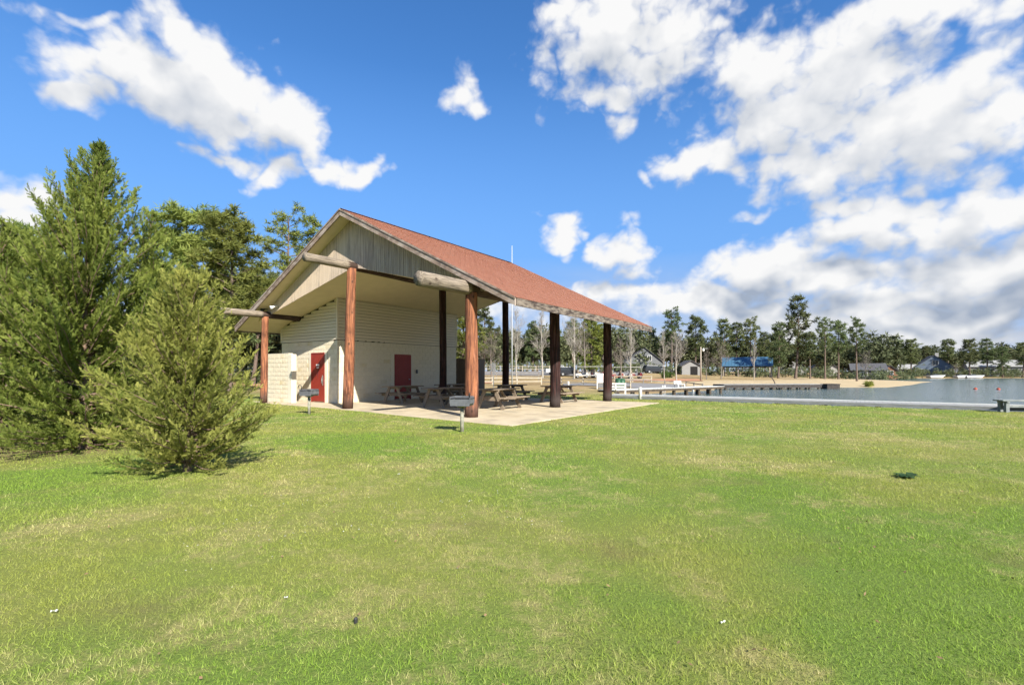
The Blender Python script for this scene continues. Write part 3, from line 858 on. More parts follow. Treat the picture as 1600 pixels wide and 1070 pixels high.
mr = MB(); mr.v, mr.f = rv, rf_
tag(mr.build('block_courses', M['block'], side_wall), kind='stuff')
# painted smooth jambs that fill the cut blocks round the doors
for (par, c, s) in ((front_wall, ((d1a - .10), Y0 - .015, 1.14), (.18, .03, 2.28)), (front_wall, ((d1b + .10), Y0 - .015, 1.14), (.18, .03, 2.28)),
                    (side_wall, (X1 + .015, Y0 + d2a - .12, 1.14), (.03, .22, 2.28)), (side_wall, (X1 + .015, Y0 + d2b + .12, 1.14), (.03, .22, 2.28))):
    MB().box(c, s).build('door_jamb', M['smooth_block'], par)
# lap siding, one slat at a time
sid_f = empty('front_siding', parent=pav); sid_s = empty('side_siding', parent=pav)
SH = .142
for k in range(16):
    z0 = ZB + k * SH + .02; z1 = z0 + SH - .014
    xl = max(X0, -(5.45 - z1) / .238)                  # clipped by the sloping ceiling
    if z1 < ceil_z(X1) + .1 and xl < X1 - .1:
        m = MB()
        m.v = [(xl, Y0 - .034, z0), (X1, Y0 - .034, z0), (X1, Y0 - .004, z1), (xl, Y0 - .004, z1), (xl, Y0 + .05, z0), (X1, Y0 + .05, z0), (X1, Y0 + .05, z1), (xl, Y0 + .05, z1)]
        m.f = [(0, 1, 2, 3), (4, 5, 1, 0), (3, 2, 6, 7)]
        m.build('slat', M['siding'], sid_f)
    zz1 = min(z1, ceil_z(X1) + .01)
    if z0 < ceil_z(X1):
        m = MB(); m.v = [(X1 + .034, Y0, z0), (X1 + .034, Y1, z0), (X1 + .004, Y1, zz1), (X1 + .004, Y0, zz1), (X1 - .05, Y0, z0), (X1 - .05, Y1, z0), (X1 - .05, Y1, zz1), (X1 - .05, Y0, zz1)]
        m.f = [(0, 1, 2, 3), (4, 5, 1, 0), (3, 2, 6, 7)]
        m.build('slat', M['siding'], sid_s)
MB().box((X1 + .012, Y0 - .012, (ZB + ceil_z(X1)) / 2 + .012), (.075, .075, ceil_z(X1) - ZB - .03)).build('corner_trim', M['siding'], pav)
MB().box((X1 + .012, Y1 + .004, (ZB + ceil_z(X1)) / 2 + .012), (.07, .07, ceil_z(X1) - ZB - .03)).build('corner_trim', M['siding'], pav)
MB().box((X0 - .004, Y0 - .012, (ZB + ceil_z(X0)) / 2 + .012), (.07, .07, ceil_z(X0) - ZB - .03)).build('corner_trim', M['siding'], pav)
for (y, w) in ((2.05, .10), (2.75, .07), (3.2, .10), (3.62, .16), (3.98, .13), (4.3, .06)):
    MB().box((X1 + .02, y, ZB + .015), (.03, w, .045)).build('vent_gap', M['dark'], side_wall)
MB().box((X1 - .16, Y0 - .02, ZB + .015), (.11, .03, .045)).build('vent_gap', M['dark'], front_wall)
# doors
def door(par_y, along, a, b, face):
    e = empty('door', parent=pav)
    w = b - a
    return e
dr = MB().box(((d1a + d1b) / 2, Y0 - .012, 1.14), (d1b - d1a - .06, .05, 2.19)).build('door', M['red_door'], pav)
dr['label'] = 'red restroom door with white plate on front wall'
MB().box((d1a + .012, Y0 - .02, 1.14), (.05, .06, 2.27)).build('door_frame', M['red_door'], dr)
MB().box((d1b - .012, Y0 - .02, 1.14), (.05, .06, 2.27)).build('door_frame', M['red_door'], dr)
MB().box(((d1a + d1b) / 2, Y0 - .02, 2.262), (d1b - d1a - .03, .06, .05)).build('door_frame', M['red_door'], dr)
MB().box(((d1a + d1b) / 2, Y0 - .042, 1.72), (.24, .012, .07)).build('door_sign', M['sign_white'], dr)
MB().box(((d1a + d1b) / 2, Y0 - .042, 1.60), (.17, .012, .04)).build('door_sign', M['sign_white'], dr)
fg = MB(); xm = (d1a + d1b) / 2
fg.box((xm, Y0 - .041, 1.36), (.10, .008, .16)); fg.tube([(xm, Y0 - .046, 1.49), (xm, Y0 - .037, 1.49)], .045, 12); fg.box((xm, Y0 - .041, 1.22), (.06, .008, .14))
fg.build('pictogram', M['cart_maroon'], dr)
MB().box((d1b - .12, Y0 - .045, 1.02), (.055, .02, .46)).build('pull_plate', M['metal'], dr)
hd = MB(); hd.tube([(d1b - .12, Y0 - .055, .86), (d1b - .12, Y0 - .10, .90), (d1b - .12, Y0 - .10, 1.14), (d1b - .12, Y0 - .055, 1.18)], .012, 8); hd.build('handle', M['metal'], dr, True)
ya, yb = Y0 + d2a, Y0 + d2b
dr2 = MB().box((X1 + .012, (ya + yb) / 2, 1.14), (.05, yb - ya - .06, 2.19)).build('door', M['red_door'], pav)
dr2['label'] = 'red door under the pavilion roof'
for (c, s) in (((X1 + .02, ya + .012, 1.14), (.06, .05, 2.27)), ((X1 + .02, yb - .012, 1.14), (.06, .05, 2.27)), ((X1 + .02, (ya + yb) / 2, 2.262), (.06, yb - ya - .03, .05))):
    MB().box(c, s).build('door_frame', M['red_door'], dr2)
kb = MB(); kb.tube([(X1 + .03, yb - .14, 1.03), (X1 + .075, yb - .14, 1.03), (X1 + .08, yb - .14, 1.03), (X1 + .11, yb - .14, 1.03)], [.02, .02, .035, .028], 12); kb.build('handle', M['metal'], dr2, True)
MB().box((X1 + .05, yb + .42, 1.42), (.06, .10, .20)).build('switch_box', M['grill_grey'], side_wall)
# flood lights under the left rake
for (s, z, y) in ((-6.15, 4.26, .05), (-5.35, 4.32, .06)):
    fl = MB(); fl.tube([(s, y + .12, z + .02), (s, y, z), (s - .02, y - .10, z - .05), (s - .03, y - .18, z - .08)], [.03, .035, .06, .09], 12); fl.build('flood_light', M['sign_white'] if s > -6 else M['black'], pav, True)

# screen wall in front of the restroom door
scr = empty('screen_wall', bw(-7.15, .6) + (0,), -TH)
tag(scr, 'low cream split-face block screen wall with smooth end pilaster beside red door', 'wall')
MB().box((1.0, .1, 1.085), (1.96, .16, 2.15)).build('wall_core', M['mortar'], scr)
fc = empty('block_face', parent=scr)
lay_blocks(fc, (0, 0), (1, 0), 1.95, 2.2)
MB().box((2.10, .1, 1.10), (.30, .24, 2.20)).build('pilaster', M['smooth_block'], scr, bevel=.012)
MB().box((.99, .105, 2.23), (1.98, .21, .035)).build('cap', M['smooth_block'], scr, bevel=.008)

# ------------------------------------------------------------------ picnic tables
def make_table():
    root = empty('picnic_table')
    L = 1.9
    for k in range(5):
        MB().box((-.31 + k * .155, random.uniform(-.012, .012), .745), (.142, L + random.uniform(-.02, .02), .04)).build('top_plank', M['table'], root, bevel=.006)
    for sg in (-1, 1):
        for k in range(2):
            MB().box((sg * (.62 + k * .15), random.uniform(-.01, .01), .435), (.138, L, .04)).build('seat_plank', M['table'], root, bevel=.006)
        for y in (-.62, .62):
            MB().bar((sg * .22, y, .725), (sg * .58, y, 0.0), .04, .14).build('leg', M['table'], root)
    for y in (-.575, .575):
        MB().box((0, y, .39), (1.56, .04, .14)).build('seat_bearer', M['table'], root)
        MB().box((0, y, .685), (.74, .04, .085)).build('top_bearer', M['table'], root)
    for sg in (-1, 1):
        MB().bar((0, sg * .55, .36), (0, sg * .12, .71), .09, .04).build('brace', M['table'], root)
    return root
TABLES = [(-1.05, 3.7, 3, 'wooden picnic table nearest the red inner door'), (2.2, 2.95, -2, 'wooden picnic table right of the front middle post, in front of a dark post'),
          (4.6, 3.4, 4, 'wooden picnic table just right of the red front corner post'), (4.5, 8.2, -3, 'wooden picnic table behind the dark right-hand post at the pavilion edge'),
          (-1.35, 7.3, 2, 'shaded picnic table at the far end of the cream wall'), (1.75, 8.2, 0, 'shaded picnic table in front of the rear middle post')]
t0 = make_table()
for i, (s, t_, a, lab) in enumerate(TABLES):
    o = t0 if i == 0 else copy_tree(t0)
    x, y = bw(s, t_); o.location = (x, y, .003); o.rotation_euler = (0, 0, -TH + R(a))
    tag(o, lab, 'picnic table', 'picnic tables under the pavilion')

# ------------------------------------------------------------------ park grills
def grill(loc, rz, label, body, ring):
    g = empty('park_grill', loc, rz)
    tag(g, label, 'grill', 'charcoal grills on posts')
    MB().tube([(0, 0, -.1), (0, 0, .60)], .045, 14).build('post', M['grill_post'], g, True)
    MB().tube([(0, 0, .575), (0, 0, .60), (0, 0, .615)], [.07, .13, .13], 16).build('collar', M['grill_post'], g)
    w, d, h, th = .50, .36, .20, .012
    f = MB()
    f.prism([(-w/2, .84), (-w/2, .68), (-w/2 + .05, .62), (w/2 - .05, .62), (w/2, .68), (w/2, .82), (w/2 - .012, .82), (w/2 - .012, .675), (w/2 - .055, .632), (-w/2 + .055, .632), (-w/2 + .012, .685), (-w/2 + .012, .84)], -d/2, d/2)
    f.box((0, d/2, .735), (w - .03, th, .22)); f.box((0, -d/2, .70), (w - .03, th, .155))
    f.build('fire_box', body, g)
    gr = MB()
    for k in range(13): gr.tube([(-w/2 + .03 + k * .04, -d/2 + .01, .80), (-w/2 + .03 + k * .04, d/2 - .01, .80)], .005, 6)
    gr.tube([(-w/2 + .02, -d/2 + .03, .795), (w/2 - .02, -d/2 + .03, .795)], .007, 6); gr.tube([(-w/2 + .02, d/2 - .03, .795), (w/2 - .02, d/2 - .03, .795)], .007, 6)
    gr.build('grate', M['black'], g, True)
    if ring:
        pts = [(-w/2 - .03 + math.cos(a) * .075, -.12, .90 + math.sin(a) * .075) for a in np.linspace(-2.2, 3.4, 16)]
        MB().tube(pts, .012, 8).build('handle', M['black'], g, True)
    else:
        MB().tube([(w/2 - .04, -.1, .82), (w/2 - .04, -.1, .90), (w/2 - .02, -.1, .92)], .018, 8).build('handle', M['black'], g, True)
    return g
grill(at(483, 16.45), R(-20), 'black charcoal grill on post in front of the red restroom door', M['grill'], True)
grill(at(722, 11.6), R(-12), 'grey steel charcoal grill on post in front of the front corner post', M['grill_grey'], False)

# ------------------------------------------------------------------ waterfront
def planks(m, x0, x1, y0, y1, z, th, step=.15, along='x'):
    if along == 'x':
        x = x0
        while x < x1 - .02:
            m.box((x + step / 2, (y0 + y1) / 2 + random.uniform(-.01, .01), z + random.uniform(-.003, .003)), (step - .012, y1 - y0, th)); x += step
walk = empty('boardwalk', bw(0, 13.1) + (0,), -TH)
tag(walk, 'long pale boardwalk along the lake edge of the lawn', 'boardwalk')
m = MB(); planks(m, 4.6, 34, 0, 1.25, .125, .035); m.build('deck_boards', M['walk_top'], walk)
MB().box((19.3, -.022, .058), (29.4, .04, .115)).build('face_board', M['walk_face'], walk)
MB().box((19.3, 1.25 + .022, .055), (29.4, .04, .11)).build('face_board', M['walk_face'], walk)
MB().box((19.3, 1.20, .158), (29.4, .10, .03)).build('edge_kerb', M['white_edge'], walk)
for k in range(16):
    MB().tube([(5.2 + k * 1.9, 1.1, -1.6), (5.2 + k * 1.9, 1.1, .09)], .10, 10).build('pile', M['pile'], walk)

def pier(name, label, a, b, w, z, mat_top, mat_face, npile, thick=.16, kerb=False):
    ax, ay = a; bx_, by_ = b; L = math.hypot(bx_ - ax, by_ - ay); rz = math.atan2(by_ - ay, bx_ - ax)
    g = empty(name, (ax, ay, 0), rz); tag(g, label, 'pier')
    m = MB(); planks(m, 0, L, 0, w, z - .02, .04, .18); m.build('deck_boards', mat_top, g)
    for yy in (.02, w - .02): MB().box((L / 2, yy, z - .05 - thick / 2), (L, .06, thick)).build('stringer', mat_face, g)
    for k in range(npile):
        x = .3 + (L - .6) * k / max(npile - 1, 1)
        for yy in (.14, w - .14): MB().tube([(x, yy, -2.0), (x, yy, z - .05)], .11, 10).build('pile', M['pile'], g)
    return g
pier('pier', 'white decked pier running out beside the inlet', gp(960, 33.5), gp(1131, 43), 1.5, .16, M['white_edge'], M['pile'], 9)
pier('floating_dock', 'long dark dock lying on the water before the sandy beach', gp(1131, 52.5), gp(1284, 54), 2.2, .06, M['walk_top'], M['dark_dock'], 11, .34)
m = MB(); m.box((0, 0, -.24), (1.4, 1.2, .5)); m.box((0, 0, .04), (1.5, 1.3, .06))
fl_o = m.build('dock_float', M['dark_dock'], loc=gp(1297, 55) + (0,)); tag(fl_o, 'small dark float off the end of the long dock', 'dock float')
tag(MB().tube([gp(1206, 56) + (.75,), gp(1210, 54.9) + (.3,), gp(1214, 53.6) + (-.5,)], [.05, .06, .07], 8).build('driftwood_pole', M['pile']), 'thin pole leaning against the middle of the dark dock', 'pole')
for (px, lab) in ((1199, 'dock bench'), (1207, 'dock bench'), (1213, 'dock bench')):
    pass

def slat_bench(px, Y, rz, w, h, label, zb=None, mat=None):
    x, y = gp(px, Y); z = zb if zb is not None else gz(x, y)
    g = empty('bench', (x, y, z), rz); tag(g, label, 'bench')
    mm = mat or M['white_wood']
    for k in range(3): MB().box((0, -.12 + k * .15, h * .5), (w, .13, .04)).build('seat_plank', mm, g)
    for k in range(2): MB().box((0, .26, h * .68 + k * h * .26), (w, .03, h * .15)).build('back_plank', mm, g)
    for xx in np.linspace(-w / 2 + .06, w / 2 - .06, 5 if w > 1.6 else 3):
        MB().box((xx, .225, h * .5), (.08, .04, h)).build('back_upright', mm, g)
    for xx in (-w / 2 + .06, w / 2 - .06):
        MB().box((xx, -.15, h * .24), (.09, .09, h * .48)).build('leg', mm, g)
    return g
slat_bench(962, 29.5, -TH * .3, 1.25, .72, 'white slatted bench right of the rear corner post near the pier', .0)
slat_bench(1062, 39.6, .5, .85, .5, 'small white bench standing on the pier', .16)

# grey bench on the lawn edge
bx_, by_, bz_ = at(1585, 17.3)
bench = empty('park_bench', (bx_, by_, gz(bx_, by_)), -TH * .12); tag(bench, 'backless grey-green wooden bench at the right end of the boardwalk', 'bench')
for k in range(3): MB().box((.32, -.14 + k * .14, .415), (1.75, .125, .05)).build('seat_plank', M['bench'], bench, bevel=.008)
for xx in (-.36, .55):
    for yy in (-.12, .12): MB().box((xx, yy, .19), (.11, .10, .39)).build('leg', M['bench'], bench)
    MB().box((xx, 0, .365), (.09, .40, .045)).build('bearer', M['bench'], bench)
MB().box((.1, 0, .2), (.9, .05, .07)).build('stretcher', M['bench'], bench)
# buoys
for (px, py, lab) in ((1524, 607.5, 'orange buoy floating on the lake, the left one of two'), (1560, 608, 'orange buoy floating on the lake, the right one of two')):
    Y = 1.85 * F_PX / (py - HZ); x = (px - 800) / F_PX * Y
    o = empty('buoy', (x, Y, -.5)); tag(o, lab, 'buoy', 'orange buoys on the lake')
    MB().tube([(0, 0, -.1), (0, 0, -.03), (0, 0, .05), (0, 0, .13), (0, 0, .18)], [.08, .14, .17, .13, .04], 16).build('float', M['buoy'], o, True)
    MB().tube([(0, 0, .17), (0, 0, .25)], .025, 8).build('eye', M['black'], o)

# ------------------------------------------------------------------ small things round the pavilion
def bollard(px, Y, h, label, r=.07, dz=0):
    x, y, z = at(px, Y); o = MB().tube([(0, 0, -.2), (0, 0, h - .05), (0, 0, h - .01), (0, 0, h)], [r, r, r * .9, r * .5], 10).build('stake', M['white_wood'], None, True, (x, y, z))
    tag(o, label, 'post', 'white stakes by the water')
bollard(1000.5, 25.6, .62, 'white stake on the lawn at the near end of the boardwalk', .09)
bollard(1035, 45, .62, 'left one of two white stakes behind the pier', .09)
bollard(1038.5, 45.5, .62, 'right one of two white stakes behind the pier', .09)
bollard(888, 41.5, .72, 'white stake standing right behind the far right picnic table', .09)
bollard(1083, 47, .55, 'white stake among railings at the shore end of the pier', .1)
# sign seen from behind
x, y, z = at(771, 43); sg_ = empty('road_sign', (x, y, z)); tag(sg_, 'dark back of a small sign on a thin post beyond the tables', 'sign')
MB().box((0, 0, 1.0), (.07, .05, 2.2)).build('post', M['sign_back'], sg_); MB().box((0, .04, 1.78), (.40, .02, .66)).build('plate', M['sign_back'], sg_, bevel=.01)
# notice board
x, y, z = at(940, 46); nb = empty('notice_board', (x, y, z)); tag(nb, 'white notice board with red print left of the rear corner post', 'notice board')
for xx in (-.42, .42): MB().box((xx, 0, .75), (.08, .08, 1.5)).build('post', M['white_wood'], nb)
MB().box((0, -.01, 1.05), (.92, .05, .86)).build('panel', M['sign_white'], nb); MB().box((0, -.0, .36), (.80, .04, .44)).build('lower_panel', M['sign_back'], nb)
for k in range(5): MB().box((random.uniform(-.04, .04), -.038, 1.30 - k * .12), (.66 - .1 * (k % 2), .004, .045)).build('print_line', M['sign_red'], nb)
# green bins
for (px, lab) in ((966, 'green litter bin right of the rear corner post'), (972, 'second green litter bin, right of the first, behind the white bench')):
    x, y, z = at(px, 47); g = empty('litter_bin', (x, y, z)); tag(g, lab, 'litter bin', 'green litter bins')
    MB().tube([(0, 0, .03), (0, 0, .5), (0, 0, .92)], [.25, .27, .29], 16).build('barrel', M['green_can'], g, True)
    MB().tube([(0, 0, .90), (0, 0, .95), (0, 0, 1.02)], [.31, .31, .20], 16).build('lid', M['green_can'], g)
# brown board enclosure behind the restrooms
x, y = bw(-4.4, 10.6); en = empty('board_enclosure', (x, y, 0), -TH); tag(en, 'brown upright-board enclosure behind the far corner of the cream wall', 'enclosure')
for k in range(11): MB().box((.06 + k * .125, 0, 1.1), (.118, .025, 2.2 + random.uniform(-.01, .01))).build('board', M['brown'], en)
for k in range(12): MB().box((1.42, .08 + k * .125, 1.1), (.025, .118, 2.2 + random.uniform(-.01, .01))).build('board', M['brown'], en)
MB().box((.7, .04, 1.8), (1.36, .05, .09)).build('rail', M['brown'], en); MB().box((.7, .04, .4), (1.36, .05, .09)).build('rail', M['brown'], en)
# white pole behind the ridge
x, y, z = at(800, 34); o = MB().tube([(0, 0, -.3), (0, 0, 5), (0, 0, zrow(384, 34) - z)], [.05, .04, .02], 10).build('flag_pole', M['grey_metal'], None, True, (x, y, z)); tag(o, 'thin white pole rising behind the roof ridge', 'pole')

# rail fences
def fence(pts, label, posth, rails, mat_post, mat_rail, spacing, r=.06):
    g = empty('rail_fence', (pts[0][0], pts[0][1], gz(*pts[0]))); tag(g, label, 'fence')
    o0 = Vector(g.location)
    P = []
    for k in range(len(pts) - 1):
        a, b = np.array(pts[k]), np.array(pts[k + 1]); L = np.linalg.norm(b - a); n = max(1, int(L / spacing))
        for i in range(n + (k == len(pts) - 2)): P.append(a + (b - a) * i / n)
    Q = [Vector((float(p[0]), float(p[1]), gz(*p))) - o0 for p in P]
    for q in Q: MB().box((q.x, q.y, q.z + posth / 2 - .1), (2 * r, 2 * r, posth + .2)).build('post', mat_post, g)
    for i in range(len(Q) - 1):
        for h in rails:
            MB().bar(Q[i] + Vector((0, -.09, h + random.uniform(-.02, .02))), Q[i + 1] + Vector((0, -.09, h + random.uniform(-.02, .02))), .05, .10).build('rail', mat_rail, g)
fence([gp(690, 52), gp(846, 54)], 'pale two-rail fence seen between the middle posts behind the tables', .85, (.35, .75), M['rail'], M['rail'], 2.4)
fence([gp(846, 57), gp(948, 50), gp(985, 47.5)], 'low pale rail fence left of the rear corner post', .75, (.25, .62), M['rail'], M['rail'], 3.0)
fence([gp(640, 68), gp(842, 70)], 'dark grey three-rail fence behind the pale fence', 1.15, (.35, .7, 1.05), M['rail_dark'], M['rail_dark'], 2.6)
fence([gp(600, 108), gp(880, 110)], 'long pale rail fence on the far side of the car park', 1.25, (.55, 1.1), M['rail'], M['rail'], 3.0, .07)
fence([gp(972, 60), gp(1072, 60), gp(1098, 54)], 'low dark rail along the far side of the road by the inlet', .55, (.42,), M['rail_dark'], M['rail_dark'], 2.5)
fence([gp(1018, 66), gp(960, 68)], 'pale post-and-rail fence below the grey gabled house', .9, (.4, .8), M['rail'], M['rail'], 2.4)

# ------------------------------------------------------------------ buildings in the distance
def house(px, Y, rz, w, d, h, rh, wall, roofm, label, name='house', windows=(), doors=(), ridge='y', over=.35, z=None, chimney=False):
    """gable house; local front faces -y; ridge 'y' puts the gable to the front, 'x' the long eave"""
    x, y = gp(px, Y); zz = gz(x, y) if z is None else z
    g = empty(name, (x, y, zz), rz); tag(g, label, 'house' if name == 'house' else 'shed')
    b = MB()
    if ridge == 'y':
        b.prism([(-w/2, -.4), (w/2, -.4), (w/2, h), (0, h + rh), (-w/2, h)], 0, d)
    else:
        b.box((0, d / 2, h / 2 - .2), (w, d, h + .4))
        i = len(b.v); b.v += [(-w/2, 0, h), (-w/2, d, h), (-w/2, d/2, h + rh), (w/2, 0, h), (w/2, d, h), (w/2, d/2, h + rh)]
        b.f += [(i, i + 2, i + 1), (i + 3, i + 4, i + 5)]
    b.build('wall', wall, g)
    rm = MB()
    if ridge == 'y':
        for sg in (-1, 1):
            e = w / 2 + over; sl_ = rh / (w / 2)
            rm.prism([(0, h + rh + .12), (sg * e, h + rh + .12 - sl_ * e), (sg * e, h + rh - .03 - sl_ * e), (0, h + rh + .01)][::sg], -over, d + over)
    else:
        sl_ = rh / (d / 2); e = d / 2 + over
        for sg in (-1, 1):
            i = len(rm.v)
            ys = (d / 2, d / 2 + sg * e); zt = (h + rh + .12, h + rh + .12 - sl_ * e)
            for xx in (-w / 2 - over, w / 2 + over):
                rm.v += [(xx, ys[0], zt[0]), (xx, ys[1], zt[1]), (xx, ys[1], zt[1] - .15), (xx, ys[0], zt[0] - .11)]
            rm.f += [(i, i + 4, i + 5, i + 1), (i + 1, i + 5, i + 6, i + 2), (i + 2, i + 6, i + 7, i + 3), (i, i + 1, i + 2, i + 3), (i + 4, i + 7, i + 6, i + 5)]
    ro = rm.build('roof', roofm, g)
    if chimney: MB().box((w * .12, d * .4, h + rh + .3), (.9, .7, 1.3)).build('chimney', M['white_house'], ro)
    for (wx, wz, ww, wh) in windows:
        f = MB().box((wx, -.03, wz), (ww + .16, .08, wh + .16)).build('window', M['white_wood'], g)
        MB().box((wx - ww / 4 - .01, -.075, wz), (ww / 2 - .05, .02, wh)).build('pane', M['pane'], f)
        MB().box((wx + ww / 4 + .01, -.075, wz), (ww / 2 - .05, .02, wh)).build('pane', M['pane'], f)
    for (dx_, dw, dh, mt) in doors:
        MB().box((dx_, -.03, dh / 2), (dw, .08, dh)).build('door', mt, g)
    return g
house(1006, 118, .05, 9.5, 10, 2.6, 3.6, M['grey_house'], M['grey_roof'], 'steep grey gabled house behind bare trees right of the pavilion', windows=((-1.2, 3.6, .9, 1.2), (1.4, 3.6, .9, 1.2), (-2.6, 1.3, 1.2, 1.2)), doors=((2.6, 1.0, 2.05, M['dark']),))
house(1080, 108, -.1, 4.0, 5.5, 2.1, 1.1, M['shed_grey'], M['grey_roof'], 'small pale shed with dark door beside the utility pole', name='shed', doors=((.6, 1.5, 1.9, M['dark']),))
house(1460, 158, -.58, 9.6, 11, 3.1, 3.6, M['blue_house'], M['grey_roof'], 'slate-blue gabled lake house with pale lower wall', windows=((.2, 4.3, 1.5, 1.6), (-3.2, 1.6, 1.2, 1.3)), doors=((2.0, 4.4, 2.0, M['white_house']),), chimney=True)
house(1555, 160, -.6, 13, 9, 3.2, 2.0, M['white_house'], M['white_roof'], 'long white lake house at the right edge behind pines', ridge='x', windows=((-4.6, 1.7, 1.6, 1.3), (-1.2, 1.7, 1.6, 1.3), (4.4, 1.7, 1.6, 1.3)), doors=((1.7, 1.2, 2.1, M['dark']),))
house(1592, 168, -.6, 8, 8, 2.6, 1.6, M['white_house'], M['grey_roof'], 'low white house half cut by the right picture edge', ridge='x', windows=((-1.6, 1.5, 1.4, 1.1),))
house(1358, 130, -.5, 7.6, 7, 2.5, 1.7, M['dark_house'], M['grey_roof'], 'dark low cabin with pale porch posts near the sand spit', ridge='x', windows=((-1.2, 1.4, 1.5, 1.1), (1.4, 1.4, 1.5, 1.1)), doors=((-3.2, 1.0, 2.0, M['pane']),))
house(1391, 138, -.35, 3.6, 4, 2.2, 1.4, M['orange_wood'], M['grey_roof'], 'small orange cedar cabin beside the dark cabin', windows=((0, 1.6, 1.3, 1.1),))
house(1290, 150, -.4, 6.5, 7, 2.6, 2.2, M['white_house'], M['grey_roof'], 'white gabled house glimpsed between tall pines', windows=((0, 1.4, 1.2, 1.2),))
house(1240, 165, -.4, 7.5, 7, 2.6, 2.2, M['white_house'], M['grey_roof'], 'pale house glimpsed left of the tallest lakeside pine', windows=((1.0, 1.4, 1.2, 1.2),))
house(1425, 162, -.5, 7, 6, 2.4, 1.4, M['white_house'], M['white_roof'], 'low white boathouse between the orange cabin and the blue house', name='shed', ridge='x', doors=((-1.2, 2.6, 1.9, M['dark']),))
# open shelter with blue roof
x, y = gp(1167, 104); zz = gz(x, y)
bs = empty('blue_shelter', (x, y, zz), -.44); tag(bs, 'open picnic shelter with bright blue metal roof beyond the beach', 'shelter')
W_, zb_, zt_ = 10.0, zrow(571.5, 104) - zz, zrow(559, 104) - zz
rm = MB()
for sg in (-1, 1):
    i = len(rm.v)
    for xx in (-W_ / 2, W_ / 2): rm.v += [(xx, 3.2, zt_ + .25), (xx, 3.2 + sg * 3.6, zb_), (xx, 3.2 + sg * 3.6, zb_ - .12), (xx, 3.2, zt_ + .1)]
    rm.f += [(i, i + 4, i + 5, i + 1), (i + 1, i + 5, i + 6, i + 2), (i + 2, i + 6, i + 7, i + 3), (i, i + 1, i + 2, i + 3), (i + 4, i + 7, i + 6, i + 5)]
ro = rm.build('roof', M['blue_roof'], bs)
for k in range(17):
    xx = -W_ / 2 + .25 + k * (W_ - .5) / 16
    MB().bar((xx, 3.2, zt_ + .27), (xx, -.4, zb_ + .02), .04, .05).build('roof_rib', M['blue_roof'], ro)
for xx in (-W_ / 2 + .4, -W_ / 6, W_ / 6, W_ / 2 - .4):
    for yy in (.3, 6.1): MB().box((xx, yy, zb_ / 2 - .05), (.22, .22, zb_ + .1)).build('post', M['pole'], bs)
MB().box((0, .3, zb_ - .2), (W_ - .4, .14, .22)).build('beam', M['dark_house'], bs); MB().box((0, 6.1, zb_ - .2), (W_ - .4, .14, .22)).build('beam', M['dark_house'], bs)
# utility pole with lamp
x, y, z = at(1095, 74); up = empty('utility_pole', (x, y, z)); tag(up, 'slender utility pole with pale lamp above the road end', 'utility pole')
MB().tube([(0, 0, -.3), (0, 0, zrow(542, 74) - z)], [.13, .09], 10).build('pole', M['pole'], up, True)
hh = zrow(546, 74) - z
MB().tube([(0, 0, hh), (.5, -.1, hh + .15), (.95, -.2, hh + .12)], .03, 6).build('arm', M['metal'], up)
MB().tube([(.35, -.1, hh + .18), (.35, -.1, hh - .12), (.35, -.1, hh - .28)], [.06, .16, .12], 10).build('lamp', M['sign_white'], up, True)

# ------------------------------------------------------------------ vehicles by the car park
def wheels(g, pts, r, w):
    for (x, y) in pts:
        t_ = MB().tube([(x, y - w / 2, r), (x, y + w / 2, r)], r, 14).build('wheel', M['tyre'], g)
        MB().tube([(x, y - w / 2 - .01, r), (x, y - w / 2 + .01, r)], r * .55, 12).build('rim', M['metal'], t_)
def golf_cart(body):
    g = empty('golf_cart')
    b = MB(); b.prism([(-1.15, .30), (1.15, .30), (1.18, .62), (.95, .92), (.72, .95), (.62, .50), (.0, .46), (-.12, .72), (-.95, .74), (-1.15, .60)], -.55, .55); b.build('body', body, g, bevel=.03)
    MB().box((-.42, 0, .84), (.52, 1.02, .14)).build('seat', M['cart_seat'], g, bevel=.03); MB().box((-.72, 0, 1.12), (.12, 1.02, .44)).build('seat_back', M['cart_seat'], g, bevel=.03)
    r_ = MB(); r_.box((-.05, 0, 1.88), (1.75, 1.15, .06)); r_.build('roof', M['cart_white'], g, bevel=.025)
    for yy in (-.5, .5):
        MB().bar((.78, yy, .92), (.62, yy, 1.86), .035, .035).build('strut', M['black'], g); MB().bar((-.88, yy, .70), (-.80, yy, 1.86), .035, .035).build('strut', M['black'], g)
    MB().tube([(.55, .25, .88), (.30, .25, 1.08)], .02, 6).build('steering_column', M['black'], g)
    MB().tube([(.33, .25, 1.06), (.29, .25, 1.10)], .17, 14).build('steering_wheel', M['black'], g)
    wheels(g, ((.80, -.48), (.80, .48), (-.78, -.48), (-.78, .48)), .23, .19)
    return g
carts = [(908, 82, .2, 'cart_white', 'white golf cart right of the pale bare trunk'), (922, 83, .1, 'cart_white', 'pale golf cart under the yellow-green tree'), (934, 84, .25, 'cart_maroon', 'maroon golf cart just left of the white notice board'),
         (962, 80, .1, 'cart_maroon', 'maroon golf cart seen right of the rear corner post'), (976, 81, -.1, 'cart_white', 'white golf cart left of the twin bare trunks'), (992, 82, .1, 'cart_maroon', 'maroon golf cart right of the twin bare trunks')]
protos = {}
for (px, Y, rz, bc, lab) in carts:
    if bc not in protos: protos[bc] = o = golf_cart(M[bc])
    else: o = copy_tree(protos[bc])
    o.location = at(px, Y, .04); o.rotation_euler = (0, 0, rz); tag(o, lab, 'golf cart', 'golf carts by the car park')
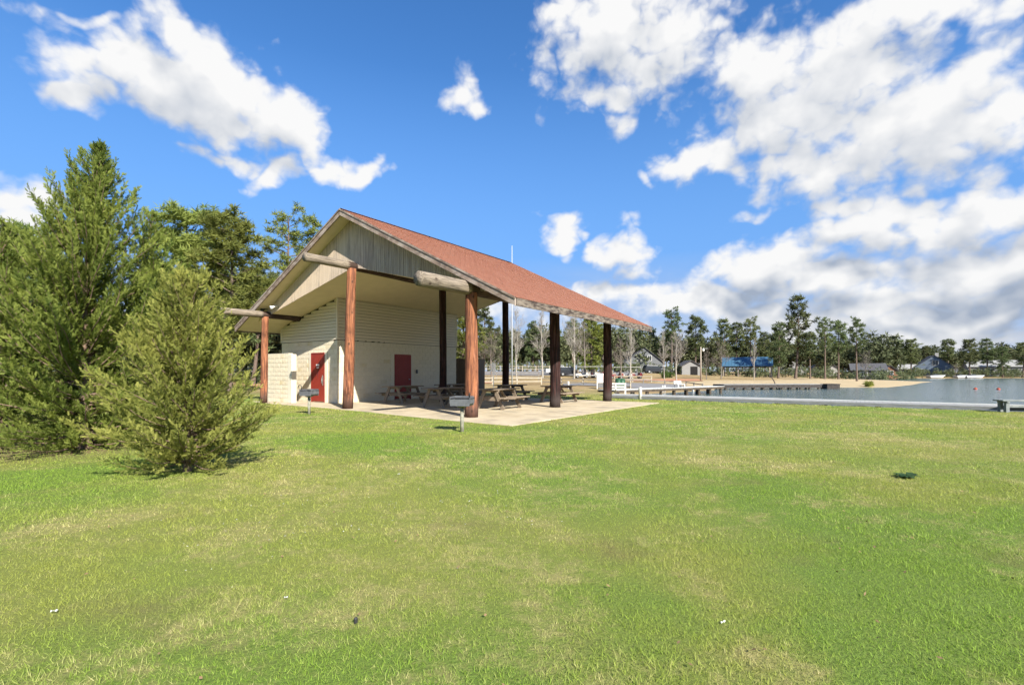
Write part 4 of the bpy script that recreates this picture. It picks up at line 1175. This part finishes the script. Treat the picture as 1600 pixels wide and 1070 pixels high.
def car(px, Y, rz, paint, label, prof, glass, name, cat):
    g = empty(name, at(px, Y, .05), rz); tag(g, label, cat)
    b = MB().prism(prof, -.88, .88).build('body', paint, g, bevel=.06)
    for poly in glass:
        MB().prism(poly, -.892, -.884).build('window', M['pane'], g); MB().prism(poly, .884, .892).build('window', M['pane'], g)
    wheels(g, ((1.35, -.80), (1.35, .80), (-1.35, -.80), (-1.35, .80)), .34, .22)
    for yy in (-.6, .6): MB().box((2.18, yy, .68), (.06, .32, .16)).build('headlight', M['sign_white'], g)
    return g
suv = [(-2.2, .32), (2.2, .32), (2.22, .85), (1.1, 1.0), (.5, 1.62), (-1.9, 1.66), (-2.2, 1.05)]
car(889, 88, .15, M['car_dark'], 'black estate car parked left of the pale bare trunk', suv, ([(.95, 1.02), (.45, 1.55), (-.5, 1.57), (-.5, 1.02)], [(-.6, 1.02), (-.6, 1.57), (-1.75, 1.58), (-1.95, 1.05)]), 'parked_car', 'car')
truck = [(-2.6, .40), (2.4, .40), (2.42, .98), (1.2, 1.08), (.7, 1.72), (-.7, 1.74), (-.85, 1.10), (-2.6, 1.10)]
car(873, 92, .1, M['car_white'], 'white pickup truck parked behind the black estate car', truck, ([(1.05, 1.12), (.65, 1.64), (0, 1.66), (0, 1.12)], [(-.08, 1.12), (-.08, 1.66), (-.62, 1.66), (-.74, 1.12)]), 'parked_truck', 'truck')
car(1038, 112, .0, M['car_grey'], 'grey pickup truck parked right of the grey gabled house', truck, ([(1.05, 1.12), (.65, 1.64), (0, 1.66), (0, 1.12)], [(-.08, 1.12), (-.08, 1.66), (-.62, 1.66), (-.74, 1.12)]), 'parked_truck', 'truck')
car(1022, 102, .1, M['car_dark'], 'dark car parked before the grey gabled house', suv, ([(.95, 1.02), (.45, 1.55), (-.5, 1.57), (-.5, 1.02)], [(-.6, 1.02), (-.6, 1.57), (-1.75, 1.58), (-1.95, 1.05)]), 'parked_car', 'car')
# boats on the far shore
for (px, Y, L, lab) in ((1462, 146, 5.0, 'white boat drawn up before the slate-blue house'), (1500, 147, 3.4, 'small white boat right of the slate-blue house'), (1521, 147, 6.0, 'long white boat on the bank between two pines')):
    x, y, z = at(px, Y); g = empty('boat', (x, y, max(z, -.45)), .1); tag(g, lab, 'boat', 'boats on the far shore')
    h = MB(); h.prism([(-L/2, .75), (-L/2 + .2, .12), (L/2 - 1.0, .12), (L/2, .85)], -.75, .75); h.build('hull', M['boat'], g, bevel=.05)
    MB().box((-.1 * L, 0, .98), (L * .3, 1.2, .45)).build('cabin', M['pane'], g, bevel=.05)

# ------------------------------------------------------------------ trees
def unit(v): return v / np.maximum(np.linalg.norm(v, axis=-1, keepdims=True), 1e-9)
def needles(C, n, L, wd, rng, up=.35, flat=1.0):
    """n needle bunches (thin triangles) thrown out from every clump centre in C"""
    N = len(C) * n
    c = np.repeat(C, n, 0)
    d = rng.normal(size=(N, 3)); d[:, 2] = d[:, 2] * flat + up; d = unit(d)
    l = L * rng.uniform(.6, 1.15, N)[:, None]
    base = c + d * l * rng.uniform(0, .45, N)[:, None]
    side = unit(np.cross(d, rng.normal(size=(N, 3)))) * wd * rng.uniform(.6, 1.3, N)[:, None]
    V = np.stack([base - side, base + side, base + d * l], 1).reshape(-1, 3)
    r = np.repeat(rng.random(len(C)), n) * .55 + rng.random(N) * .45
    return V, np.arange(N * 3).reshape(-1, 3), r
def limb(m, p0, p1, r0, r1, n=5, sag=0.0, k=4):
    p0, p1 = np.array(p0, float), np.array(p1, float)
    pts = [tuple(p0 + (p1 - p0) * u + np.array([0, 0, -sag * math.sin(u * math.pi)])) for u in np.linspace(0, 1, k)]
    m.tube(pts, list(np.linspace(r0, r1, k)), n, False)
def pine_mesh(seed, H, R_, c0, nl, clumps, nn, L, wd, mat, topw=.35, dens=1.0):
    """trunk and crown of a loblolly-like pine; c0 = height fraction where the crown starts"""
    rng = np.random.default_rng(seed); m = MB(); C = []
    bend = rng.normal(size=2) * .015 * H
    def trunk(u): return np.array([bend[0] * math.sin(u * 3), bend[1] * math.sin(u * 2.4), H * u])
    tr0 = .016 * H + .03
    m.tube([tuple(trunk(u)) for u in np.linspace(0, 1, 9)], [tr0 * (1.25 if u == 0 else 1) * (1 - .88 * u) for u in np.linspace(0, 1, 9)], 8, False)
    for k in range(nl):
        u = c0 + (1 - c0) * (k + rng.random()) / nl * .97
        v = (u - c0) / (1 - c0)
        prof = (.55 + .9 * v) if v < .4 else (.91 - (v - .4) / .6 * (.91 - topw))
        ln = R_ * prof * rng.uniform(.55, 1.12); a = k * 2.4 + rng.normal() * .5
        rise = rng.uniform(-.05, .35) + .45 * v
        p0 = trunk(u); p1 = p0 + np.array([math.cos(a) * ln, math.sin(a) * ln, ln * rise])
        limb(m, p0, p1, tr0 * .28 * (1 - .6 * v), .012, 4, -.06 * ln)
        nc = max(2, int(clumps * (.4 + ln / R_) * dens))
        ncl = 2 + int(rng.random() < .6)
        cen = [p0 + (p1 - p0) * w + rng.normal(size=3) * np.array([.16, .16, .07]) * ln for w in rng.uniform(.5, 1.05, ncl)]
        for q in range(nc):
            C.append(cen[q % ncl] + rng.normal(size=3) * np.array([.11, .11, .065]) * R_ * rng.uniform(.6, 1.2))
    C.append(trunk(1.0)); C = np.array(C)
    V, Fc, r = needles(C, nn, L, wd, rng, .3, .7)
    return m.mesh('trunk', M['bark_pine'], True), tri_mesh('crown', V, Fc, mat, r), H
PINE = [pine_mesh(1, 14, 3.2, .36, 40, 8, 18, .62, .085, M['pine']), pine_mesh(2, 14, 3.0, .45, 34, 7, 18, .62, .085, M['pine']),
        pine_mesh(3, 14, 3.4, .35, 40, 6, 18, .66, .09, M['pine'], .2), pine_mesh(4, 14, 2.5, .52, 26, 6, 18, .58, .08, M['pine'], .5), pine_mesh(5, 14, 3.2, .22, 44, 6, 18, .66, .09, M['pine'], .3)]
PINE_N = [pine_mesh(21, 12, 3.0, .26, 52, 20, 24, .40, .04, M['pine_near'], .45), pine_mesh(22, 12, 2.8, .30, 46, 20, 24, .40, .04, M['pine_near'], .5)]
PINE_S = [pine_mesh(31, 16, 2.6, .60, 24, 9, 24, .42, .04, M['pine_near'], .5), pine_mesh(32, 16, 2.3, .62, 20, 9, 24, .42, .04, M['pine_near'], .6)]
PINE_Y = [pine_mesh(41, 9, 2.6, .10, 50, 7, 24, .42, .06, M['pine_yellow'], .3)]
def bare_mesh(seed, H, spread, mat):
    """leafless tree: a leader to the top, ascending limbs, fine twigs"""
    rng = np.random.default_rng(seed); m = MB()
    def grow(p, d, L, r, lv):
        n = 4 if lv < 2 else 3; pts = [p]; dd = d
        for k in range(n):
            dd = unit(dd + rng.normal(size=3) * (.05 if lv == 0 else .14) + np.array([0, 0, .02 if lv == 0 else .08])); pts.append(pts[-1] + dd * L / n)
        m.tube([tuple(x) for x in pts], list(np.linspace(r, r * (.25 if lv else .12), n + 1)), 6 if lv == 0 else 3, False)
        if lv >= 4: return
        nb = (22, 7, 4, 2)[lv]
        for k in range(nb):
            w = (.26 + .72 * (k + rng.random()) / nb) if lv == 0 else rng.uniform(.25, 1.0)
            i = min(int(w * n), n - 1); b = pts[i] + (pts[i + 1] - pts[i]) * (w * n - i); ax_ = unit(pts[i + 1] - pts[i])
            side = unit(np.cross(ax_, rng.normal(size=3))); a = rng.uniform(.55, 1.0) * spread
            nd = unit(ax_ * math.cos(a) + side * math.sin(a) + np.array([0, 0, .1]))
            if lv == 0: ll = H * .34 * (1.05 - .75 * w) * rng.uniform(.7, 1.25) * spread
            else: ll = L * rng.uniform(.35, .65)
            grow(b, nd, ll, max(r * (1 - .85 * w) * .5, .012) if lv == 0 else max(r * .5, .009), lv + 1)
    grow(np.zeros(3), np.array([0, 0, 1.0]), H, H * .015 + .02, 0)
    return m.mesh('branches', mat, True), max(v[2] for v in m.v)
BARE = [bare_mesh(51, 10, 1.0, M['bark_pale']), bare_mesh(52, 10, .8, M['bark_pale']), bare_mesh(53, 10, 1.1, M['bark_grey']), bare_mesh(54, 10, .9, M['bark_grey'])]
def put_pine(px, Y, ytop, var, lib, label, rz=None, widen=1.0, group='pines'):
    loc = at(px, Y); tm, cm, H = lib[var % len(lib)]
    h = zrow(ytop, Y) - loc[2]; s = h / H
    g = empty('pine_tree', (loc[0], loc[1], loc[2] - .1), random.uniform(0, 6.28) if rz is None else rz)
    g.scale = (s * widen, s * widen, s); tag(g, label, 'tree', group)
    obj('trunk', tm, g); obj('crown', cm, g)
    return g
def put_bare(px, Y, ytop, var, label, widen=1.0):
    loc = at(px, Y); me_, zmax = BARE[var % len(BARE)]; s = (zrow(ytop, Y) - loc[2]) / zmax
    o = obj('bare_tree', me_, None, (loc[0], loc[1], loc[2] - .1), random.uniform(0, 6.28)); o.scale = (s * widen, s * widen, s)
    tag(o, label, 'tree', 'bare trees')
    return o
# left, behind the cypresses and the roof
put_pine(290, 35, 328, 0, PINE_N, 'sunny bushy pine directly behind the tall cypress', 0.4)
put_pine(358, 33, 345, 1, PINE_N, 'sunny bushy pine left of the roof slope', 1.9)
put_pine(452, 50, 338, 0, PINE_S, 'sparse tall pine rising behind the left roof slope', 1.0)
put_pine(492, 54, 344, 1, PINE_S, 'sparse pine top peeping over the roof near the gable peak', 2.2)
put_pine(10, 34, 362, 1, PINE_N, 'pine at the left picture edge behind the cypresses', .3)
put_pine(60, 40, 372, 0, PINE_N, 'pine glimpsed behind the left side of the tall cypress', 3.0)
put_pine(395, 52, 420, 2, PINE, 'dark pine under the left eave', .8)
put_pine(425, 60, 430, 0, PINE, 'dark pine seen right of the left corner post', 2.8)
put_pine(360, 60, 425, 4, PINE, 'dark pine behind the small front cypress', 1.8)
# through the pavilion
put_pine(722, 66, 468, 0, PINE_Y, 'bright pine seen between the cream wall and red corner post')
put_pine(755, 78, 482, 4, PINE, 'dark pine right behind the red front corner post')
put_bare(768, 64, 512, 2, 'low spreading bare tree right of the red front corner post', 1.3)
put_bare(807, 72, 470, 0, 'pale slender bare tree right of the rear middle post', .75)
put_bare(848, 80, 478, 1, 'pale bare tree left of the dark right-hand post', .9)
put_pine(832, 118, 503, 4, PINE, 'broad dark pine between the two dark posts')
put_pine(868, 116, 510, 2, PINE, 'dark pine hidden behind the dark right-hand post')
put_pine(895, 120, 500, 1, PINE, 'dark pine crown behind the pale trunk')
put_bare(897, 76, 468, 0, 'thick pale bare trunk right of the dark right-hand post', .8)
put_pine(925, 92, 492, 0, PINE_Y, 'bright yellow-green pine left of the rear corner post')
put_bare(913, 84, 490, 3, 'grey bare tree before the yellow-green pine', .9)
# right of the pavilion
put_bare(985, 70, 503, 1, 'pale bare tree right of the roof end', 1.0)
put_bare(970, 76, 520, 3, 'grey bare tree just right of the rear corner post')
put_pine(975, 125, 508, 2, PINE, 'dark broad pine under the roof end')
put_pine(1018, 128, 512, 4, PINE, 'dark rounded pine behind the grey gabled house')
put_pine(1049, 122, 486, 3, PINE, 'tall flat-topped pine right of the roof tip')
put_bare(1038, 78, 512, 1, 'slender pale bare tree before the flat-topped pine', .7)
put_bare(1057, 74, 508, 0, 'large pale bare tree standing by the road end', 1.0)
put_bare(1104, 80, 540, 3, 'short grey bare tree right of the utility pole')
put_pine(1086, 124, 496, 0, PINE, 'dark pine above the pale shed')
put_bare(1127, 82, 528, 2, 'bare tree at the left end of the blue roof')
put_pine(1128, 122, 500, 2, PINE, 'dark pine behind the left end of the blue roof')
put_pine(1150, 126, 506, 1, PINE, 'pine standing behind the middle of the blue roof')
put_pine(1172, 120, 500, 3, PINE, 'airy pine rising above the blue roof')
put_bare(1178, 80, 525, 1, 'thin pale bare tree in front of the blue roof', .6)
put_pine(1196, 118, 520, 4, PINE, 'dark bushy pine at the right end of the blue roof')
put_pine(1216, 92, 505, 4, PINE, 'dense dark pine left of the tallest lakeside pine')
put_pine(1243, 96, 464, 2, PINE_S and PINE, 'tallest lakeside pine with tiered crown', 1.1, .8)
put_pine(1266, 110, 520, 1, PINE, 'short pine just right of the tallest lakeside pine')
put_pine(1289, 92, 500, 3, PINE, 'slim pine, first of the beach trio', None, .9)
put_pine(1310, 96, 503, 1, PINE, 'denser pine, middle of the beach trio', None, .9)
put_pine(1339, 80, 500, 3, PINE, 'slim pine, right one of the beach trio', None, .85)
put_bare(1352, 120, 545, 2, 'grey bare tree before the dark cabin')
for (px, yt, v, lab) in ((1378, 546, 2, 'rounded pine left of the orange cabin'), (1404, 532, 2, 'broad pine above the orange cabin'), (1424, 531, 0, 'broad pine left of the slate-blue house'), (1447, 541, 4, 'pine behind the slate-blue house'),
                       (1482, 531, 1, 'pine rising behind the slate-blue roof'), (1515, 531, 0, 'dark pine right of the bare pinkish tree'), (1541, 530, 2, 'dark pine before the left end of the white house'), (1567, 543, 4, 'yellowish low pine before the white house'), (1597, 536, 2, 'tall pine at the right picture edge')):
    put_pine(px, random.uniform(176, 182) if 1440 < px < 1500 else random.uniform(150, 156), yt, v, PINE, lab, None, 1.15)
put_bare(1492, 150, 566, 2, 'low bare pinkish tree beside the slate-blue house', 1.5)

# the wood behind, which reads as one mass
def wood_mass():
    rng = np.random.default_rng(77); C = []; tm = MB()
    rows = [(120, -160, 36, 62, 10.5), (136, -180, 60, 74, 11.5), (150, -60, 120, 60, 12.0), (184, 70, 230, 60, 10.5), (200, -60, 260, 80, 12.5), (78, -80, -22, 26, 9.5), (62, -62, -22, 20, 10)]
    for (Y, xa, xb, n, h) in rows:
        for k in range(n):
            x = xa + (xb - xa) * (k + rng.random()) / n; y = Y + rng.normal() * 4
            z = gz(x, y); hh = h * rng.uniform(.72, 1.12); rr = rng.uniform(2.0, 3.3)
            tm.tube([(x, y, z - .2), (x + rng.normal() * .2, y, z + hh * .9)], [.22, .06], 4, False)
            nc = 90; u = rng.random((nc, 1)) ** .7
            d = unit(rng.normal(size=(nc, 3))) * (rng.random((nc, 1)) ** .4)
            c = np.array([[x, y, z + hh * .60]]) + d * np.array([[rr, rr, hh * .40]])
            C.append(c)
    C = np.concatenate(C)
    V, Fc, r = needles(C, 9, 1.15, .22, rng, .25, .7)
    o = obj('wood', tri_mesh('wood', V, Fc, M['wood_mass'], r)); tag(o, 'dark pine wood closing the view behind car park and lake', 'wood', kind='stuff')
    t_ = tm.build('trunks', M['bark_grey'], o); tag(t_, kind='stuff')
wood_mass()
# undergrowth at the foot of the wood
def brush(name, label, spots, hh, mat, seed, kind=None):
    rng = np.random.default_rng(seed); C = []
    for (x, y, r_) in spots:
        z = gz(x, y); c = rng.normal(size=(40, 3)) * np.array([r_, r_ * .6, hh * .3]) + np.array([x, y, z + hh * .45]); C.append(c)
    V, Fc, r = needles(np.concatenate(C), 10, .55, .08, rng, .4, .8)
    o = obj(name, tri_mesh(name, V, Fc, mat, r)); tag(o, label, 'shrubs', kind='stuff')
rr_ = random.Random(5)
brush('undergrowth', 'scrub along the foot of the wood', [(x, rr_.uniform(110, 116), 1.6) for x in np.arange(-110, 60, 2.2)] + [(x, rr_.uniform(150, 157), 1.5) for x in np.arange(96, 180, 1.8)] + [(x, rr_.uniform(118, 124), 1.1) for x in np.arange(60, 100, 1.9)] + [(x, rr_.uniform(56, 60), 1.2) for x in np.arange(-50, -18, 1.6)], 2.4, M['wood_mass'], 8)
def shrub(px, Y, r_, h, label, mat='shrub'):
    x, y, z = at(px, Y); rng = np.random.default_rng(int(px)); C = rng.normal(size=(50, 3)) * np.array([r_ * .5, r_ * .5, h * .25]) + np.array([0, 0, h * .5])
    V, Fc, r = needles(C, 14, .32, .05, rng, .4, .9)
    tag(obj('shrub', tri_mesh('shrub', V, Fc, M[mat], r), None, (x, y, z)), label, 'shrub')
shrub(1038, 84, .7, 1.2, 'small green bush right of the slender pale bare tree')
shrub(1046, 86, .6, 1.0, 'small green bush left of the large bare tree')
shrub(1398, 142, 1.5, 2.2, 'green bush before the orange cabin')
shrub(1357, 60.8, .35, .55, 'small rusty bush at the tip of the sand spit', 'cypress_yellow')

# ------------------------------------------------------------------ cypresses in front on the left
def spray_template():
    V, F_ = [], []; n = 5
    for i in range(n):
        x = .05 + .80 * i / n; l = .46 * (1 - .5 * i / n)
        for sg in (-1, 1):
            k = len(V); a = .68
            tip = (x + l * math.cos(a), sg * l * math.sin(a), .05 * l)
            V += [(x - .05, sg * .004, 0), (x + .12, sg * .004, 0), tip]; F_.append((k, k + 1, k + 2))
    k = len(V); V += [(.1, -.035, 0), (.1, .035, 0), (1.0, 0, .02)]; F_.append((k, k + 1, k + 2))
    return np.array(V), np.array(F_)
SPV, SPF = spray_template()
def cypress(loc, H, R_, nb, label, mat, seed, lean=(0, 0), bare=.03, prof_pow=.85, spray=.11, tw=.05, low=.75, group='evergreen cypresses'):
    """conical evergreen: limbs round a trunk, each carrying flat feathery plumes"""
    rng = np.random.default_rng(seed)
    g = empty('cypress_tree', loc, 0.0); tag(g, label, 'tree', group)
    tm = MB(); lean = np.array([lean[0], lean[1], 0.0])
    def trunk(u): return np.array([0, 0, H * u]) + lean * u * u + np.array([math.sin(u * 6 + seed) * .04, math.cos(u * 5) * .04, 0])
    r0 = .012 * H + .02
    tm.tube([tuple(trunk(u)) for u in np.linspace(-.02, 1, 14)], [r0 * (1.35 if k == 0 else 1) * (1 - .96 * k / 13) for k in range(14)], 9, False, .08)
    pos, ax, nrm, sc, cr = [], [], [], [], []
    ph = rng.random(3) * 6
    for k in range(nb):
        v = ((k + rng.random()) / nb) ** 1.15
        u = bare + (1 - bare) * v
        a = k * 2.39996 + rng.normal() * .35
        prof = min(1.0, low + 1.6 * v) * (1 - v) ** prof_pow + .03
        ln = R_ * prof * rng.uniform(.74, 1.06) * (1 + .13 * math.sin(a * 3 + u * 9 + ph[0])) * (.82 if v < .1 else 1)
        el_ = rng.normal(.26, .16) + .62 * v - .48 * max(0, 1 - v / .28)
        p0 = trunk(u); d = np.array([math.cos(a) * math.cos(el_), math.sin(a) * math.cos(el_), math.sin(el_)])
        n = 7; pts = [p0]
        for i in range(n):
            d = unit(d + np.array([0, 0, .12]) + rng.normal(size=3) * .07); pts.append(pts[-1] + d * ln / n)
            if pts[-1][2] < .06: pts[-1][2] = .06 + rng.random() * .05
        pts = np.array(pts)
        tm.tube([tuple(p) for p in pts], list(np.linspace(r0 * .20 * (1 - .7 * v) + .003, .002, n + 1)), 4, False)
        tone = rng.random()
        nt_ = max(5, int(ln / tw))
        for j in range(nt_ + 1):
            w = min(1.0, .08 + .92 * (j + rng.random()) / nt_)
            i = min(int(w * n), n - 1); fr = w * n - i
            b = pts[i] * (1 - fr) + pts[i + 1] * fr; dd = unit(pts[i + 1] - pts[i])
            roll = rng.uniform(0, 6.283)
            e1 = unit(np.cross(dd, np.array([.1, .2, 1.0]))); e2 = np.cross(dd, e1)
            sd_ = e1 * math.cos(roll) + e2 * math.sin(roll)
            td = dd if j == nt_ else unit(dd * rng.uniform(.6, 1.1) + sd_ * rng.uniform(.35, .9) + np.array([0, 0, .55]))
            tl = (.15 + .13 * (1 - w)) * rng.uniform(.65, 1.25) * min(1.0, .45 + .6 * ln)
            ns = max(4, int(tl / .027))
            f = (np.arange(ns) + .5) / ns
            fan = unit(np.cross(td, rng.normal(size=3)))                       # plane of this plume
            sgn = np.where(np.arange(ns) % 2, 1.0, -1.0)[:, None]
            P_ = b + td * (tl * f)[:, None] + np.array([0, 0, -.05 * tl]) * (f ** 2)[:, None]
            A_ = td + fan * sgn * (rng.uniform(.35, .8, ns) * (1.05 - .6 * f))[:, None] + rng.normal(size=(ns, 3)) * .22
            N_ = np.cross(td, fan) + rng.normal(size=(ns, 3)) * .45
            pos.append(P_); ax.append(A_); nrm.append(N_)
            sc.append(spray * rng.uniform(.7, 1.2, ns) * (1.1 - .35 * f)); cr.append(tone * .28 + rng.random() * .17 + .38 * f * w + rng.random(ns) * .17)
    pos, ax, nrm = np.concatenate(pos), np.concatenate(ax), np.concatenate(nrm); sc, cr = np.concatenate(sc), np.concatenate(cr)
    ex = unit(ax); ey = unit(np.cross(nrm, ex)); ez = np.cross(ex, ey)
    Rm = np.stack([ex, ey, ez], -1)
    V = np.einsum('nij,kj->nki', Rm, SPV) * sc[:, None, None] + pos[:, None, :]
    Fc = (SPF[None] + (np.arange(len(pos)) * len(SPV))[:, None, None]).reshape(-1, 3)
    obj('trunk', tm.mesh('trunk', M['bark_cedar'], True), g)
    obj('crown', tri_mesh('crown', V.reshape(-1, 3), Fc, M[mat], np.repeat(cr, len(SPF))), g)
    return g, len(Fc)
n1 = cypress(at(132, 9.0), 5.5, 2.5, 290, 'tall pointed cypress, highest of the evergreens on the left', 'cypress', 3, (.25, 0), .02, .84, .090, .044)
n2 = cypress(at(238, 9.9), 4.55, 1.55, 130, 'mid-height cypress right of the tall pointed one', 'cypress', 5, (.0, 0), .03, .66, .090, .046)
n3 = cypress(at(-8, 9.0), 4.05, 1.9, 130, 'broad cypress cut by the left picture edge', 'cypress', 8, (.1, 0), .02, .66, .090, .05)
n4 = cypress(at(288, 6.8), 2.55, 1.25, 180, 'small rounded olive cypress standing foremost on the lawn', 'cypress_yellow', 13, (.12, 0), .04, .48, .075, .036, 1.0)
print('cypress tris', n1[1], n2[1], n3[1], n4[1])

# ------------------------------------------------------------------ lawn blades
def grass():
    rng = np.random.default_rng(99); Vs, Fs, Rs = [], [], []; base = 0
    slabp = np.array([bw(*p) for p in slab_poly])
    def in_poly(P, poly):
        ins = np.zeros(len(P), bool); n = len(poly)
        for i in range(n):
            a, b = poly[i], poly[(i + 1) % n]; c = (a[1] > P[:, 1]) != (b[1] > P[:, 1])
            xi = (b[0] - a[0]) * (P[:, 1] - a[1]) / (b[1] - a[1] + 1e-12) + a[0]; ins ^= c & (P[:, 0] < xi)
        return ins
    for (y0, y1, dens, L, w) in ((1.2, 4.0, 8500, .036, .0021), (4.0, 7.0, 3600, .038, .0034), (7.0, 12.0, 1400, .040, .006), (12, 20, 450, .042, .012), (20, 30, 150, .05, .022)):
        xw0, xw1 = -1.16 * y1 - 1.0, 1.16 * y1 + 1.0
        n = int(dens * (xw1 - xw0) * (y1 - y0))
        P = np.stack([rng.uniform(xw0, xw1, n), rng.uniform(y0, y1, n)], 1)
        P = P[np.abs(P[:, 0]) < 1.16 * P[:, 1] + 1.0]
        q = (P - BP); t_ = q @ Dv; s_ = q @ U
        P = P[~((t_ > 12.95) & (s_ > 4.2)) & ~in_poly(P + rng.normal(size=P.shape) * .035, slabp)]
        n = len(P); z = land(P)
        tuft = np.sin(P[:, 0] * 9.1 + np.sin(P[:, 1] * 7.3) * 2) * np.sin(P[:, 1] * 8.3 + np.sin(P[:, 0] * 6.1) * 2)
        patch = np.sin(P[:, 0] * 2.3 + np.sin(P[:, 1] * 1.7) * 2 + 1) * np.sin(P[:, 1] * 2.7 + np.sin(P[:, 0] * 1.9) * 2)
        l = L * rng.uniform(.40, 1.15, n) * (1 + .22 * tuft) * (1 + .30 * patch)
        az_ = rng.uniform(0, 6.283, n); til = np.abs(rng.normal(.95, .4, n)).clip(0, 1.45)
        d = np.stack([np.cos(az_) * np.sin(til), np.sin(az_) * np.sin(til), np.cos(til)], 1)
        ba = rng.uniform(0, 6.283, n); sd_ = np.stack([np.cos(ba), np.sin(ba), np.zeros(n)], 1) * (w * rng.uniform(.6, 1.3, n))[:, None]
        B = np.column_stack([P, z - .004])
        V = np.stack([B - sd_, B + sd_, B + d * l[:, None]], 1).reshape(-1, 3)
        Vs.append(V); Fs.append(np.arange(n * 3).reshape(-1, 3) + base); base += n * 3; Rs.append(rng.random(n))
        print('grass', y0, n)
    o = obj('grass', tri_mesh('grass', np.concatenate(Vs), np.concatenate(Fs), M['blade'], np.concatenate(Rs)))
    tag(o, 'short mown lawn of mixed green and straw blades', 'grass', kind='stuff')
grass()

# small things on the lawn
def weed(px, Y, r_, label):
    x, y, z = at(px, Y); g = empty('weed', (x, y, z)); tag(g, label, 'weed'); rng = np.random.default_rng(3)
    for k in range(22):
        a = k * 2.4; l = r_ * rng.uniform(.5, 1.0); lift = rng.uniform(.04, .22); wd = l * .22; ca, sa = math.cos(a), math.sin(a)
        pts = []
        for u, wv in ((0, .2), (.35, .9), (.7, 1.0), (1.0, .05)):
            h = .01 + l * lift * math.sin(u * 2.2)
            for sg in (-1, 1): pts.append((ca * l * u - sa * sg * wd * wv, sa * l * u + ca * sg * wd * wv, h + .012 * abs(sg) * wv))
        m = MB(); m.v = pts; m.f = [(0, 1, 3, 2), (2, 3, 5, 4), (4, 5, 7, 6)]
        m.build('leaf', M['weed'], g)
weed(1418, 6.4, .19, 'dark green leafy weed rosette alone on the right of the lawn')
x, y, z = at(556, 2.72); tag(MB().tube([(x, y, z + .005), (x, y, z + .03), (x, y, z + .035)], [.010, .011, .007], 12).build('bottle_cap', M['black']), 'small black cap lying on the lawn in the foreground', 'cap')
def scrap(px, Y, w, l, rz, label):
    x, y, z = at(px, Y); m = MB(); n = 5
    for i in range(n):
        u = i / (n - 1) - .5
        for v in (-.5, .5): m.v.append((u * l, v * w, .022 + .005 * math.sin(i * 2.1 + v * 3)))
    m.f = [(2 * i, 2 * i + 2, 2 * i + 3, 2 * i + 1) for i in range(n - 1)]
    o = m.build('paper_scrap', M['litter'], None, False, (x, y, z)); o.rotation_euler = (0, 0, rz)
    md = o.modifiers.new('thick', 'SOLIDIFY'); md.thickness = .002
    tag(o, label, 'litter', 'scraps of litter on the lawn')
scrap(85, 2.83, .010, .035, .4, 'white paper scrap near the left edge of the foreground lawn')
scrap(447, 3.0, .005, .022, .2, 'tiny white scrap right of the larger paper scrap in the foreground')
scrap(1130, 2.7, .005, .035, .5, 'thin pale scrap low in the right foreground lawn')
scrap(623, 6.65, .018, .04, .9, 'white scrap on the lawn between the small cypress and grills')

def specks(name, label, n, seed, size, mat, centres, spread, flat=.3):
    rng = np.random.default_rng(seed); c = np.array(centres)[rng.integers(0, len(centres), n)]
    P = c + rng.normal(size=(n, 2)) * spread; z = land(P) + rng.uniform(.018, .034, n)
    a = rng.uniform(0, 6.28, n); d = np.stack([np.cos(a), np.sin(a), rng.normal(size=n) * flat], 1) * (size * rng.uniform(.6, 1.3, n))[:, None]
    e = np.stack([-np.sin(a), np.cos(a), rng.normal(size=n) * flat], 1) * (size * .55 * rng.uniform(.6, 1.2, n))[:, None]
    B = np.column_stack([P, z]); V = np.stack([B - d, B - e, B + d, B + e], 1).reshape(-1, 3)
    k = np.arange(n)[:, None] * 4; Fc = np.concatenate([k + np.array([[0, 1, 2]]), k + np.array([[0, 2, 3]])])
    tag(obj(name, tri_mesh(name, V, Fc, M[mat], np.tile(rng.random(n), 2))), label, 'lawn specks', kind='stuff')
specks('clover_flowers', 'tiny white clover flowers dotted over the lawn', 150, 4, .007, 'litter', [(-1.9, 4.6), (-2.6, 5.0), (-1.2, 5.2), (-2.2, 4.0), (-.4, 4.9)], (.55, .5))
specks('leaf_litter', 'small brown dry leaves scattered on the lawn', 420, 6, .014, 'dry_leaf', [(-4.4, 6.6), (-7.5, 8.6), (-3, 4), (2.5, 4), (1, 3), (4, 5), (-1, 7), (3, 8)], (1.6, 1.2))
